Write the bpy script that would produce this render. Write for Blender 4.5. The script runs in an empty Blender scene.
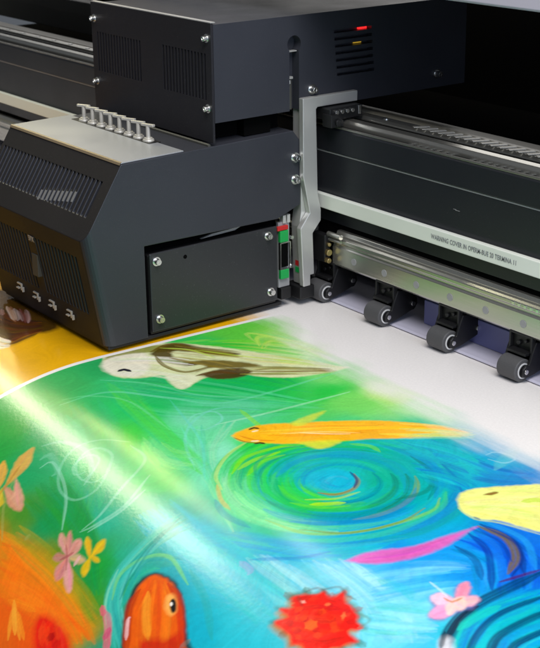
import bpy, bmesh, math, random
import numpy as np
from mathutils import Vector, Matrix
random.seed(7)
S = bpy.context.scene
C = S.collection
PI = math.pi

# ------------------------------------------------------------------ materials
def mat(name, col, rough=.5, metal=0, noise=.0, bump=0, scale=300, coat=0, emit=None, es=0, spec=.5, dust=0, stretch=None, aniso=0):
    m = bpy.data.materials.new(name); m.use_nodes = True
    nt = m.node_tree; N = nt.nodes; L = nt.links
    b = N['Principled BSDF']
    b.inputs['Base Color'].default_value = (*col, 1)
    b.inputs['Roughness'].default_value = rough
    b.inputs['Metallic'].default_value = metal
    b.inputs['Specular IOR Level'].default_value = spec
    b.inputs['Coat Weight'].default_value = coat
    b.inputs['Anisotropic'].default_value = aniso
    if emit:
        b.inputs['Emission Color'].default_value = (*emit, 1); b.inputs['Emission Strength'].default_value = es
    tc = N.new('ShaderNodeTexCoord'); mp = N.new('ShaderNodeMapping')
    L.new(tc.outputs['Object'], mp.inputs['Vector'])
    if stretch: mp.inputs['Scale'].default_value = stretch
    def tex(sc, det=4):
        t = N.new('ShaderNodeTexNoise'); t.inputs['Scale'].default_value = sc; t.inputs['Detail'].default_value = det
        L.new(mp.outputs['Vector'], t.inputs['Vector']); return t
    if noise:
        t = tex(18, 6); r = N.new('ShaderNodeMapRange')
        r.inputs['To Min'].default_value = max(.02, rough - noise); r.inputs['To Max'].default_value = min(1, rough + noise)
        L.new(t.outputs['Fac'], r.inputs['Value']); L.new(r.outputs['Result'], b.inputs['Roughness'])
        t2 = tex(7, 5); mx = N.new('ShaderNodeMixRGB'); mx.blend_type = 'MULTIPLY'; mx.inputs[0].default_value = 1
        mx.inputs[1].default_value = (*col, 1); r2 = N.new('ShaderNodeMapRange')
        r2.inputs['To Min'].default_value = 1 - noise * 1.6; r2.inputs['To Max'].default_value = 1 + noise * 1.6
        L.new(t2.outputs['Fac'], r2.inputs['Value']); L.new(r2.outputs['Result'], mx.inputs[2])
        out = mx.outputs[0]
        if dust:
            t3 = tex(900, 2); cr = N.new('ShaderNodeMapRange'); cr.inputs['From Min'].default_value = .70; cr.inputs['From Max'].default_value = .78
            cr.inputs['To Max'].default_value = dust
            L.new(t3.outputs['Fac'], cr.inputs['Value']); m2 = N.new('ShaderNodeMixRGB')
            L.new(cr.outputs['Result'], m2.inputs[0]); L.new(out, m2.inputs[1]); m2.inputs[2].default_value = (.35, .35, .36, 1); out = m2.outputs[0]
        L.new(out, b.inputs['Base Color'])
    if bump:
        t = tex(scale, 3); bp = N.new('ShaderNodeBump'); bp.inputs['Strength'].default_value = bump; bp.inputs['Distance'].default_value = .0006
        L.new(t.outputs['Fac'], bp.inputs['Height']); L.new(bp.outputs['Normal'], b.inputs['Normal'])
    return m

M = dict(
    paint=mat('slate_powder_coat', (.028, .030, .039), .42, noise=.15, bump=.25, scale=1400, dust=.25),
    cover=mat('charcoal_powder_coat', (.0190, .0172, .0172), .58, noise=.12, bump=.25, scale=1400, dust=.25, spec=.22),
    black=mat('black_plastic', (.006, .006, .007), .5, noise=.08, bump=.1),
    inner=mat('matt_black', (.004, .004, .004), .9, noise=.05, spec=.0),
    plate=mat('bolted_plate_coat', (.022, .023, .026), .38, noise=.08, bump=.15, scale=1200, dust=.3),
    beam=mat('anodised_black', (.016, .018, .023), .38, noise=.10, bump=.1, scale=900, dust=.2),
    alu=mat('brushed_aluminium', (.60, .60, .58), .40, .55, noise=.10, bump=.12, scale=220, stretch=(1, 1, .08)),
    lid=mat('silver_lid', (.44, .455, .48), .42, .55, noise=.10, bump=.1, scale=500),
    chrome=mat('steel_rail', (.52, .51, .46), .27, .85, noise=.10, bump=.08, scale=300, stretch=(.05, 1, 1)),
    screw=mat('zinc_screw', (.78, .78, .76), .25, 1, noise=.06),
    brass=mat('brass', (.65, .50, .22), .35, 1, noise=.08),
    strip=mat('pale_label_strip', (.80, .83, .76), .5, 0, noise=.06, bump=.05),
    glare=mat('vent_glare_grey', (.17, .17, .17), .5, noise=.12),  # grey of the reflected light painted on the vents
    satin=mat('satin_metal', (.56, .54, .49), .45, .45, noise=.08),
    rim=mat('worn_brown_edge', (.20, .15, .09), .5, .2, noise=.12),
    fplate=mat('blue_black_coat', (.0165, .0160, .0200), .5, noise=.12, bump=.25, scale=1400, dust=.25, spec=.3),
    ink=mat('dark_print', (.22, .23, .24), .6, noise=.05),
    wheel=mat('grey_rubber', (.072, .072, .075), .6, noise=.08, bump=.5, scale=700),
    white=mat('white_plastic', (.62, .62, .62), .4, noise=.06),
    lav=mat('lilac_platen_and_shade', (.50, .49, .60), .45, noise=.08, bump=.05),  # also colours the plate that stands for the beam's shade
    blue=mat('blue_plate', (.16, .17, .38), .45, noise=.06),
    hood=mat('pale_hood_enamel', (.58, .54, .62), .4, noise=.05),
    green=mat('green_connector', (.01, .33, .07), .4, noise=.06),
    red=mat('red_connector', (.5, .02, .02), .4, noise=.06),
    tan=mat('tan_shelf', (.42, .38, .29), .38, noise=.08, bump=.1),
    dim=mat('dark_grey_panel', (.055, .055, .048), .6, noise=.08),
    grey=mat('grey_label', (.30, .30, .31), .4, noise=.06),
    ledr=mat('red_led', (.5, .01, .01), .4, emit=(1, .02, .02), es=1.6),
    leda=mat('amber_led', (.4, .3, .02), .4, emit=(1, .6, .05), es=.35),
    floor=mat('dark_floor', (.03, .03, .03), .7, noise=.06),
)

# ------------------------------------------------------------------ mesh helpers
def pieces(bm):                        # groups of loose islands that stand clear of each other
    seen = set(); isl = []
    for v in bm.verts:
        if v in seen: continue
        st = [v]; seen.add(v); g = []
        while st:
            a = st.pop(); g.append(a)
            for e in a.link_edges:
                b = e.other_vert(a)
                if b not in seen: seen.add(b); st.append(b)
        co = np.array([tuple(k.co) for k in g]); isl.append([g, co.min(0), co.max(0)])
    par = list(range(len(isl)))
    def root(i):
        while par[i] != i: i = par[i]
        return i
    for i in range(len(isl)):
        for j in range(i):
            gap = np.linalg.norm(np.maximum(0, np.maximum(isl[i][1]-isl[j][2], isl[j][1]-isl[i][2])))
            size = max((isl[i][2]-isl[i][1]).max(), (isl[j][2]-isl[j][1]).max())
            if gap < .45*size: par[root(i)] = root(j)
    out = {}
    for i in range(len(isl)): out.setdefault(root(i), []).extend(isl[i][0])
    return list(out.values())
def obj(name, bm, m, parent=None, smooth=False, bevel=0, seg=2, loc=None):
    ps = pieces(bm)
    if len(ps) > 1:                    # one object for each separate piece
        first = None
        for p in ps:
            keep = set(p); c = bmesh.new(); mp = {}
            for v in p: mp[v] = c.verts.new(v.co)
            for f in bm.faces:
                if f.verts[0] in keep: c.faces.new([mp[v] for v in f.verts])
            o = obj(name, c, m, parent, smooth, bevel, seg, loc); first = first or o
        bm.free(); return first
    me = bpy.data.meshes.new(name)
    bmesh.ops.recalc_face_normals(bm, faces=bm.faces)
    bm.to_mesh(me); bm.free(); me.materials.append(m)
    o = bpy.data.objects.new(name, me); C.objects.link(o)
    if parent: o.parent = parent
    if loc: o.location = loc
    if smooth:
        for p in me.polygons: p.use_smooth = True
    if bevel:
        b = o.modifiers.new('bevel', 'BEVEL'); b.width = bevel; b.segments = seg; b.limit_method = 'ANGLE'; b.angle_limit = math.radians(35)
        b.harden_normals = False
    return o
def box(bm, x0, x1, y0, y1, z0, z1):
    v = [bm.verts.new(p) for p in ((x0,y0,z0),(x1,y0,z0),(x1,y1,z0),(x0,y1,z0),(x0,y0,z1),(x1,y0,z1),(x1,y1,z1),(x0,y1,z1))]
    for f in ((0,3,2,1),(4,5,6,7),(0,1,5,4),(1,2,6,5),(2,3,7,6),(3,0,4,7)): bm.faces.new([v[i] for i in f])
    return v
def prism(bm, prof, x0, x1):          # (y, z) outline pushed along X
    a = [bm.verts.new((x0, y, z)) for y, z in prof]; b = [bm.verts.new((x1, y, z)) for y, z in prof]
    n = len(prof)
    bm.faces.new(a); bm.faces.new(b)
    for i in range(n): bm.faces.new((a[i], a[(i+1) % n], b[(i+1) % n], b[i]))
def cyl(bm, c, axis, r, h, n=28, r2=None):  # c: centre of the base, axis: direction
    q = Vector(axis).normalized().to_track_quat('Z', 'Y').to_matrix()
    c = Vector(c); r2 = r if r2 is None else r2
    a = [bm.verts.new(c + q @ Vector((r*math.cos(2*PI*i/n), r*math.sin(2*PI*i/n), 0))) for i in range(n)]
    b = [bm.verts.new(c + q @ Vector((r2*math.cos(2*PI*i/n), r2*math.sin(2*PI*i/n), h))) for i in range(n)]
    bm.faces.new(a); bm.faces.new(b)
    for i in range(n): bm.faces.new((a[i], a[(i+1) % n], b[(i+1) % n], b[i]))
def ring(bm, c, axis, r0, r1, h, n=32):
    q = Vector(axis).normalized().to_track_quat('Z', 'Y').to_matrix(); c = Vector(c)
    R = []
    for r, z in ((r1, 0), (r1, h), (r0, h), (r0, 0)):
        R.append([bm.verts.new(c + q @ Vector((r*math.cos(2*PI*i/n), r*math.sin(2*PI*i/n), z))) for i in range(n)])
    for k in range(4):
        for i in range(n): bm.faces.new((R[k][i], R[k][(i+1) % n], R[(k+1) % 4][(i+1) % n], R[(k+1) % 4][i]))
def tube(bm, pts, r, n=8):
    rows = []
    for k, p in enumerate(pts):
        d = Vector(pts[min(k+1, len(pts)-1)]) - Vector(pts[max(k-1, 0)])
        q = d.normalized().to_track_quat('Z', 'Y').to_matrix()
        rows.append([bm.verts.new(Vector(p) + q @ Vector((r*math.cos(2*PI*i/n), r*math.sin(2*PI*i/n), 0))) for i in range(n)])
    for a, b in zip(rows, rows[1:]):
        for i in range(n): bm.faces.new((a[i], a[(i+1) % n], b[(i+1) % n], b[i]))
    bm.faces.new(rows[0]); bm.faces.new(rows[-1])
def cut(o, cutter_bm):                # real openings
    me = bpy.data.meshes.new('cutter'); bmesh.ops.recalc_face_normals(cutter_bm, faces=cutter_bm.faces)
    cutter_bm.to_mesh(me); cutter_bm.free()
    c = bpy.data.objects.new('cutter', me); C.objects.link(c)
    md = o.modifiers.new('cut', 'BOOLEAN'); md.object = c; md.solver = 'EXACT'; md.operation = 'DIFFERENCE'
    bpy.context.view_layer.update()
    dg = bpy.context.evaluated_depsgraph_get()
    new = bpy.data.meshes.new_from_object(o.evaluated_get(dg)); o.modifiers.clear(); o.data = new
    bpy.data.objects.remove(c)
def thing(name, label, cat, loc=(0, 0, 0), group=None):
    o = bpy.data.objects.new(name, None); C.objects.link(o); o.location = loc; o['label'] = label; o['category'] = cat
    o.empty_display_size = .05
    if group: o['group'] = group
    return o
def dup(src, parent, loc):
    c = src.copy(); C.objects.link(c); c.parent = parent; c.location = loc
    for ch in [k for k in C.objects if k.parent == src]:
        g = ch.copy(); C.objects.link(g); g.parent = c
    return c
def screw_bm(axis, r=.0042, h=.0035):
    bm = bmesh.new(); a = Vector(axis)
    cyl(bm, (0, 0, 0), axis, r*1.35, .0009, 24); cyl(bm, a*.0009, axis, r, h, 24, r*.86)
    ring(bm, a*(h+.0007), axis, r*.38, r*.72, .0005, 6)
    return bm
XS, XL = -.090, -.328        # right and left side of the carriage

# ================================================================== the printer
P = thing('wide_format_printer', 'black wide-format printer body with steel rails and grey pinch rollers pressing on the sheet', 'printer')
X0, X1 = -1.7, 1.0
bm = bmesh.new()
prism(bm, [(0,.108),(0,.124),(.0015,.1245),(.0015,.1700),(.003,.1706),(.003,.1724),(0,.173),(0,.198),(.0015,.2),(.075,.2),(.075,.095),(.05,.095),(.05,.09),(.006,.09),(.006,.108)], X0, X1)
beam = obj('beam', bm, M['beam'], P, bevel=.0004)
bm = bmesh.new(); box(bm, X0, X1, .0012, .0028, .1706, .1722)
obj('groove_line', bm, M['grey'], P)
bm = bmesh.new(); prism(bm, [(.001,.2002),(.0045,.2002),(.0045,.2022),(.001,.2022)], X0, X1); obj('edge_lip', bm, M['chrome'], P, bevel=.0004)
# polished guide rail on top of the beam
bm = bmesh.new(); prism(bm, [(.010,.2004),(.026,.2004),(.026,.205),(.0235,.2085),(.0125,.2085),(.010,.205)], X0, X1)
gr = obj('guide_rail', bm, M['chrome'], P, bevel=.0007)
bm = bmesh.new(); box(bm, X0, X1, .0275, .0335, .2004, .2062); obj('rail_channel', bm, M['inner'], P)
bm = bmesh.new(); prism(bm, [(.036,.2004),(.056,.2004),(.056,.2070),(.052,.2095),(.040,.2095),(.036,.2070)], X0, X1)
gr2 = obj('guide_rail', bm, M['chrome'], P, bevel=.0007)
for x in np.arange(-1.2, 0, .05):
    pass
bm = bmesh.new()
for k in range(-24, 1):
    x = -.045 + k*.05
    cyl(bm, (x, .0465, .2096), (0,0,1), .0035, .0006, 18)
obj('rail_screw', bm, M['screw'], P)
# reflections drawn as pale bars along the right-hand half of the rail
def glint_bars(x0, x1, pitch):
    o = None
    x = x0; n = 0
    while x < x1 and n < 95:
        if o is None:
            bm = bmesh.new()
            v = box(bm, -.0030, .0030, -.0090, .0090, 0, .0009)
            bmesh.ops.transform(bm, matrix=Matrix.Shear('XY', 4, (0, 0)) @ Matrix.Rotation(math.radians(-28), 4, 'Z'), verts=v)
            o = obj('rail_glint_bar', bm, M['satin'], P, bevel=.0003, loc=(x, .046, .2098)); src = o
        else:
            c = src.copy(); C.objects.link(c); c.parent = P; c.location = (x, .046, .2098)
        x += pitch; n += 1
glint_bars(.012, .62, .0125)
bm = bmesh.new()
x = .035
while x < .62:
    if not .100 < x < .118: box(bm, x, x+.0045, .0050, .0098, .2004, .2016)
    x += .0098
obj('rail_glint_row', bm, M['screw'], P, bevel=.0003)  # second row of the rail's reflections, shaped as small blocks
# shelf behind the rails
bm = bmesh.new(); prism(bm, [(.076,.150),(.076,.203),(.082,.2035),(.150,.188),(.150,.150)], X0, X1); obj('rear_shelf', bm, M['tan'], P, bevel=.0015)
bm = bmesh.new(); box(bm, 0, .0060, .0011, .0020, .1475, .1480); box(bm, -.0030, .0010, .0011, .0020, .1482, .1486); obj('scuff_mark', bm, M['grey'], P, loc=(.112, 0, 0))
# pale strip with its printed line
bm = bmesh.new(); prism(bm, [(-.006,.1085),(-.006,.1235),(-.0052,.1243),(-.0002,.1243),(-.0002,.1077),(-.0052,.1077)], X0, X1)
st = obj('label_strip', bm, M['strip'], P, bevel=.0003)
def text(name, body, size, loc, rot, m, parent, ext=.00015, sx=1, bold=.0):
    cu = bpy.data.curves.new(name, 'FONT'); cu.body = body; cu.size = size; cu.extrude = ext; cu.offset = bold; cu.space_character = 1.05
    t = bpy.data.objects.new(name, cu); C.objects.link(t)
    bpy.context.view_layer.update()
    me = bpy.data.meshes.new_from_object(t.evaluated_get(bpy.context.evaluated_depsgraph_get()))
    bpy.data.objects.remove(t); me.materials.clear(); me.materials.append(m)
    o = bpy.data.objects.new(name, me); C.objects.link(o); o.parent = parent; o.location = loc; o.rotation_euler = rot; o.scale = (sx, 1, 1)
    return o
text('lettering', 'WARNING COVER IN OPERM-BUE 20 TERMINA 11', .0069, (.086, -.0062, .1137), (PI/2, 0, 0), M['ink'], st, sx=.74, bold=.00006)
# lower face: black recess, steel rail and its bolts
bm = bmesh.new(); prism(bm, [(.0085,.040),(.0085,.0895),(.070,.0895),(.070,.036),(.02,.036)], X0, X1); obj('lower_beam', bm, M['inner'], P)
XR = -.0745
bm = bmesh.new(); prism(bm, [(-.004,.0465),(-.004,.0665),(-.0025,.0685),(-.0025,.0710),(-.0045,.0725),(-.0045,.0765),(-.002,.0785),(.001,.0800),(.003,.0840),(.0083,.0840),(.0083,.0440),(-.002,.0440)], XR, X1)
lr = obj('linear_rail', bm, M['chrome'], P, bevel=.0006)
bm = bmesh.new(); prism(bm, [(-.004,.0465),(-.004,.0665),(-.0025,.0685),(-.0025,.0710),(-.0045,.0725),(-.0045,.0765),(-.002,.0785),(.001,.0800),(.003,.0840),(.0083,.0840),(.0083,.0440),(-.002,.0440)], X0, XR-.04)
lr2 = obj('linear_rail', bm, M['chrome'], P, bevel=.0006)
bsrc = None
for k in range(0, 19):
    x = -.0375 + .0506*k
    if bsrc is None:
        bm = bmesh.new(); cyl(bm, (0,0,0), (0,-1,0), .0040, .0005, 28); bsrc = obj('rail_bolt', bm, M['grey'], lr, loc=(x, -.004, .0565))
    else:
        c = bsrc.copy(); C.objects.link(c); c.parent = lr; c.location = (x, -.004, .0565)
# hatched reflections, shaped as small blocks, on the rail's right end
bm = bmesh.new()
for k in range(34): 
    x = .200 + k*.0078; box(bm, x, x+.0032, -.0052, -.0035, .0728, .0762)
obj('rail_end_glints', bm, M['screw'], P, bevel=.0003)

# platen: flat bed, then a rounded front
RC, YC = .35, -.32
bm = bmesh.new()
prof = [(.30,-.002),(YC,-.002)] + [(YC-(RC-.002)*math.sin(a), -RC+(RC-.002)*math.cos(a)) for a in np.linspace(.05, math.radians(60), 24)]
prof += [(prof[-1][0]-.10, prof[-1][1]-.18), (prof[-1][0]+.02, prof[-1][1]-.40), (.30, prof[-1][1]-.40)]
prism(bm, prof, X0, X1); obj('platen', bm, M['lav'], P)
# lilac plate added as the beam's shade on the sheet behind the roller line
bm = bmesh.new(); prism(bm, [(-.0065,.0012),(-.0065,.0018),(-.004,.0030),(.060,.0030),(.060,.0012)], XL-.8, X1); obj('beam_shade_plate', bm, M['lav'], P)
bm = bmesh.new(); prism(bm, [(.022,.0032),(.022,.0300),(.0235,.0310),(.026,.0310),(.026,.0032)], .050, X1); obj('blue_back_plate', bm, M['blue'], P, bevel=.0006)
# pinch rollers
def pinch():
    r = bpy.data.objects.new('pinch_roller', None); C.objects.link(r); r.parent = P; r.empty_display_size = .01
    R = .0118; zc = R + .0006
    bm = bmesh.new(); cyl(bm, (-.0125,0,zc), (1,0,0), R, .025, 40); obj('wheel', bm, M['wheel'], r, smooth=False, bevel=.0014, seg=3)
    bm = bmesh.new(); ring(bm, (.0126,0,zc), (1,0,0), .0066, .0080, .0007, 36); obj('hub_ring', bm, M['white'], r)
    bm = bmesh.new(); cyl(bm, (.0126,0,zc), (1,0,0), .0064, .0012, 28); obj('hub', bm, M['black'], r, bevel=.0004)
    bm = bmesh.new(); cyl(bm, (.0126,0,zc), (1,0,0), .0027, .0050, 20); cyl(bm, (.013,.0340,.0215), (1,0,0), .0030, .0062, 20); obj('axle_pin', bm, M['screw'], r, bevel=.0005)
    bm = bmesh.new()
    def plate(x0, x1):
        pr = [(-.0048,.0095),(-.0035,.0075),(.0000,.0062),(.0040,.0062),(.012,.0075),(.038,.0150),(.0415,.0200),(.0410,.0260),(.036,.0300),(.026,.0400),(.012,.0400),(.0070,.0290),(.0035,.0190),(-.0010,.0185),(-.0045,.0155)]
        prism(bm, pr, x0, x1)
    plate(.0142, .0172); plate(-.0165, -.0135)
    box(bm, -.0132, .0140, .016, .040, .012, .030)
    obj('arm', bm, M['black'], r, bevel=.0007)
    bm = bmesh.new(); box(bm, -.0150, .0150, .012, .015, .0285, .0460); box(bm, -.0150, -.0128, .0075, .012, .0285, .0460); box(bm, .0128, .0150, .0075, .012, .0285, .0460); box(bm, -.0128, .0128, .0075, .012, .0440, .0460)
    obj('mount', bm, M['black'], r, bevel=.0005)
    bm = bmesh.new(); cyl(bm, (-.004,.0119,.0350), (0,-1,0), .0024, .003, 16); cyl(bm, (.005,.0119,.0385), (0,-1,0), .0018, .003, 16); box(bm, -.0122,.0122,.0020,.0119,.0262,.0290); obj('mount_spring', bm, M['black'], r, bevel=.0004)
    return r
pr0 = pinch(); pr0.location = (-.0865, -.012, 0)
for x in (.0145, .1135, .2135, .3135, .4135, .5135): dup(pr0, P, (x, -.012, 0))
# hood over the machine and the dark space behind the beam
bm = bmesh.new(); prism(bm, [(-.052,.3640),(-.0495,.3620),(-.0465,.3640),(-.0465,.495),(-.052,.500)], X0, X1); obj('hood_front', bm, M['hood'], P, bevel=.0008)
bm = bmesh.new(); box(bm, X0, X1, -.0460, .38, .490, .496); obj('hood_roof', bm, M['inner'], P)
bm = bmesh.new(); box(bm, X0, X1, .60, .61, -.3, .330); obj('rear_panel', bm, M['inner'], P)
bm = bmesh.new(); prism(bm, [(.30,.155),(.30,.190),(.302,.212),(.33,.212),(.33,.155)], X0, -.55); obj('rear_cross_bar', bm, M['dim'], P, bevel=.002)
bm = bmesh.new(); box(bm, X0, X1, .151, .599, .02, .10); obj('rear_duct', bm, M['inner'], P)

# ================================================================== the carriage
K = thing('print_carriage', 'dark grey vented carriage with bolted covers, riding the rails over the sheet', 'print carriage')
bm = bmesh.new()
prism(bm, [(-.293,.008),(-.313,.125),(-.266,.198),(-.048,.202),(-.038,.190),(-.038,.118),(-.070,.1065),(-.243,.1085),(-.243,.008)], XL, XS)
# round the upright front corner
es = [e for e in bm.edges if all(abs(v.co.x-XS) < 1e-6 for v in e.verts) and {round(v.co.z,3) for v in e.verts} == {.008,.125} and all(v.co.y < -.28 for v in e.verts)]
bmesh.ops.bevel(bm, geom=es, offset=.011, segments=6, affect='EDGES', profile=.5)
lh = obj('lower_housing', bm, M['paint'], K)
cb = bmesh.new()
def para(cb, x, w, p0, p1, dpth):      # a slot from p0 to p1 (y,z) on a face, cut inwards by dpth along +Y
    a = [(x, *p0), (x+w, *p0), (x+w, *p1), (x, *p1)]
    f = [cb.verts.new((q[0], q[1]-.004, q[2])) for q in a]; b = [cb.verts.new((q[0], q[1]+dpth, q[2])) for q in a]
    cb.faces.new(f); cb.faces.new(b)
    for i in range(4): cb.faces.new((f[i], f[(i+1)%4], b[(i+1)%4], b[i]))
sl = lambda z: -.313 + (z-.125)*.047/.073
x = -.322
while x < -.104: para(cb, x, .0042, (sl(.1455), .1455), (sl(.179), .179), .012); x += .0078
vl = lambda z: -.293 - (z-.008)*.02/.117
x = -.320
while x < -.118:
    if not -.222 < x < -.205: para(cb, x, .0036, (vl(.040), .040), (vl(.104), .104), .012)
    x += .0072
cut(lh, cb)
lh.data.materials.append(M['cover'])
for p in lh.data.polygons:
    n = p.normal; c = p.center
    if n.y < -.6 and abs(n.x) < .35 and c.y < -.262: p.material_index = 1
b = lh.modifiers.new('bevel', 'BEVEL'); b.width = .0007; b.segments = 2; b.limit_method = 'ANGLE'; b.angle_limit = math.radians(40)
# dark inside of the housing behind the vents and the notch
bm = bmesh.new(); box(bm, XL+.004, XS-.017, -.242, -.060, .009, .1060); obj('inner_frame', bm, M['inner'], K)
bm = bmesh.new(); box(bm, XL+.002, XS-.004, -.2895, -.062, .0035, .0078); obj('base_rim', bm, M['black'], K, bevel=.001)
# bolted cover plate in the notch
bm = bmesh.new(); box(bm, -.0935, -.0905, -.2370, -.0705, .0120, .0985)
cp = obj('cover_plate', bm, M['plate'], K, bevel=.0012)
bm = bmesh.new(); box(bm, -.1065, -.0940, -.2370, -.0700, .0085, .0965); obj('gasket', bm, M['black'], K, bevel=.0015)
sb = None
for y, z in ((-.2290,.0895),(-.0835,.0895),(-.0805,.0240),(-.2275,.0255)):
    if sb is None: sb = obj('bolt', screw_bm((1,0,0), .0036, .0045), M['screw'], cp, loc=(-.0905, y, z))
    else: c = sb.copy(); C.objects.link(c); c.parent = cp; c.location = (-.0905, y, z)
bm = bmesh.new(); cyl(bm, (-.0905, -.193, .0875), (1,0,0), .0022, .0004, 16); obj('blind_hole', bm, M['inner'], cp)
# a folded foil strip tucked above the plate
bm = bmesh.new(); prism(bm, [(-.165,.0990),(-.120,.1005),(-.112,.1035),(-.150,.1020)], -.104, -.1015); obj('foil_flap', bm, M['alu'], K)
# silver lid on the front of the housing
bm = bmesh.new(); prism(bm, [(-.2655,.1983),(-.2640,.1998),(-.1900,.2010),(-.1900,.1996)], XL+.0005, XS-.0015); obj('top_lid', bm, M['lid'], K, bevel=.0004)
bm = bmesh.new(); prism(bm, [(-.1560,.1998),(-.1560,.2020),(-.1575,.2030),(-.1590,.2020),(-.1590,.1998)], -.232, XS-.002); obj('lid_trim', bm, M['dim'], K)
# ink valves standing in a row at the back of the lid
def valve():
    v = bpy.data.objects.new('ink_valve', None); C.objects.link(v); v.parent = K; v.empty_display_size = .01
    bm = bmesh.new(); cyl(bm, (0,0,0), (0,0,1), .0066, .0026, 24, .0058); cyl(bm, (0,0,.0026), (0,0,1), .0045, .0014, 20); obj('collar', bm, M['satin'], v, bevel=.0005)
    bm = bmesh.new(); cyl(bm, (0,0,.004), (0,0,1), .0023, .0120, 16); obj('stem', bm, M['satin'], v)
    bm = bmesh.new(); w = box(bm, -.0085, .0085, -.0020, .0020, .0158, .0186); bmesh.ops.rotate(bm, verts=bm.verts, cent=(0,0,0), matrix=Matrix.Rotation(math.radians(24), 3, 'Z')); obj('handle', bm, M['satin'], v, bevel=.0007)
    return v
v0 = valve(); v0.location = (-.288, -.1935, .2008)
for k in range(1, 8): 
    c = dup(v0, K, (-.288 + .0193*k, -.1935, .2008)); c.rotation_euler.z = random.uniform(-.12, .12)
bm = bmesh.new(); box(bm, -.305, -.140, -.2010, -.1860, .2002, .2013); obj('valve_base', bm, M['black'], K, bevel=.0004)
bm = bmesh.new(); prism(bm, [(-.2668,.1972),(-.2655,.1992),(-.2640,.1999),(-.2640,.2002),(-.2660,.1996),(-.2674,.1974)], XL+.0005, XS-.0015); obj('lid_rim', bm, M['rim'], K)
# small fittings and vent glare low on the front
def fitting():
    f = bpy.data.objects.new('front_catch', None); C.objects.link(f); f.parent = K; f.empty_display_size = .01
    bm = bmesh.new()
    w = box(bm, -.0075, .0015, -.0022, 0, .0010, .0030); w += box(bm, .0015, .0035, -.0022, 0, -.0060, .0030)
    obj('hook', bm, M['satin'], f, bevel=.0004)
    bm = bmesh.new(); w = box(bm, -.0065, .0000, -.0038, -.0004, -.0045, -.0028); box(bm, .0055, .0072, -.0026, 0, -.0075, -.0010); obj('pin', bm, M['satin'], f, bevel=.0003)
    return f
f0 = fitting(); f0.scale = (.95, 1.0, .85); f0.location = (-.2685, vl(.030)-.0002, .031)
for x in (-.2305, -.1945, -.1555): dup(f0, K, (x, vl(.030)-.0002, .030))
bm = bmesh.new(); box(bm, -.2195, -.2065, vl(.07)-.0030, vl(.07)+.004, .058, .083); obj('display_window', bm, M['dim'], K, bevel=.0006)
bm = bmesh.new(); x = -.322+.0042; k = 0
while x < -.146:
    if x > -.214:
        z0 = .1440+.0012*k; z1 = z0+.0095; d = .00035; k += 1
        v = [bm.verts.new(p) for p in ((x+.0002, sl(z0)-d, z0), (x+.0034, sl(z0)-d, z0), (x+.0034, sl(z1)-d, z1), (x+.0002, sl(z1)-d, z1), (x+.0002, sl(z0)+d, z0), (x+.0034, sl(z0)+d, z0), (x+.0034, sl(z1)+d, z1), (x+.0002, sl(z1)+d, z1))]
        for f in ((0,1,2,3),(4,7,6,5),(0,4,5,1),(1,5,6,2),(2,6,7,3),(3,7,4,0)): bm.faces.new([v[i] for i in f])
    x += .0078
obj('vent_glare_bars', bm, M['glare'], K)  # light reflected on the vents, built as grey patches on the bars
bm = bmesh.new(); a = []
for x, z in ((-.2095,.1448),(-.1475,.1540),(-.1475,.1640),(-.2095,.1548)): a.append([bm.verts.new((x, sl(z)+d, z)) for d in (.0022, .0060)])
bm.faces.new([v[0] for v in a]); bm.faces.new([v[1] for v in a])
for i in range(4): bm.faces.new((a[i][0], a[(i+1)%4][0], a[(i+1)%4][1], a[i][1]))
obj('vent_glare_backing', bm, M['dim'], K)  # same reflection patch carried into the slots
text('front_marking', '5BX', .0085, (-.2175, vl(.101)-.0005, .0985), (PI/2+.17, 0, 0), M['grey'], K, bold=.0003, sx=.8)

# upper housing
bm = bmesh.new(); prism(bm, [(-.1505,.2240),(-.1505,.3240),(-.1495,.3250),(.210,.3250),(.211,.2240)], XL, XS)
uh = obj('upper_housing', bm, M['paint'], K)
cb = bmesh.new()
for k in range(7):
    z = .3010 - k*.0078; y0 = .0090+k*.0008
    box(cb, XS-.010, XS+.01, y0, y0+.054, z, z+.0034)
box(cb, XS-.012, XS+.01, -.0525, -.0395, .2230, .2900)
cut(uh, cb)
cb = bmesh.new(); cyl(cb, (XS-.012, -.0460, .2950), (1,0,0), .0092, .03, 32); cut(uh, cb)
b = uh.modifiers.new('bevel', 'BEVEL'); b.width = .0007; b.segments = 2; b.limit_method = 'ANGLE'; b.angle_limit = math.radians(40)
bm = bmesh.new(); box(bm, XS-.0095, XS-.006, .050, .061, .3012, .3042); obj('indicator_light', bm, M['ledr'], K)
bm = bmesh.new(); box(bm, XS-.0095, XS-.008, .044, .055, .2860, .2875); obj('indicator_light', bm, M['leda'], K)
bm = bmesh.new(); cyl(bm, (XS-.0115, -.046, .2240), (0,0,1), .0044, .034, 20); obj('cable_sleeve', bm, M['dim'], K)
bm = bmesh.new(); box(bm, XS-.009, XS-.004, -.0505, -.0445, .2575, .2600); cyl(bm, (XS-.007,-.0475,.2560), (0,0,-1), .0016, .004, 10); box(bm, XS-.009, XS-.003, -.0520, -.0400, .2865, .2878); obj('cable_clip', bm, M['alu'], K, bevel=.0003)
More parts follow.
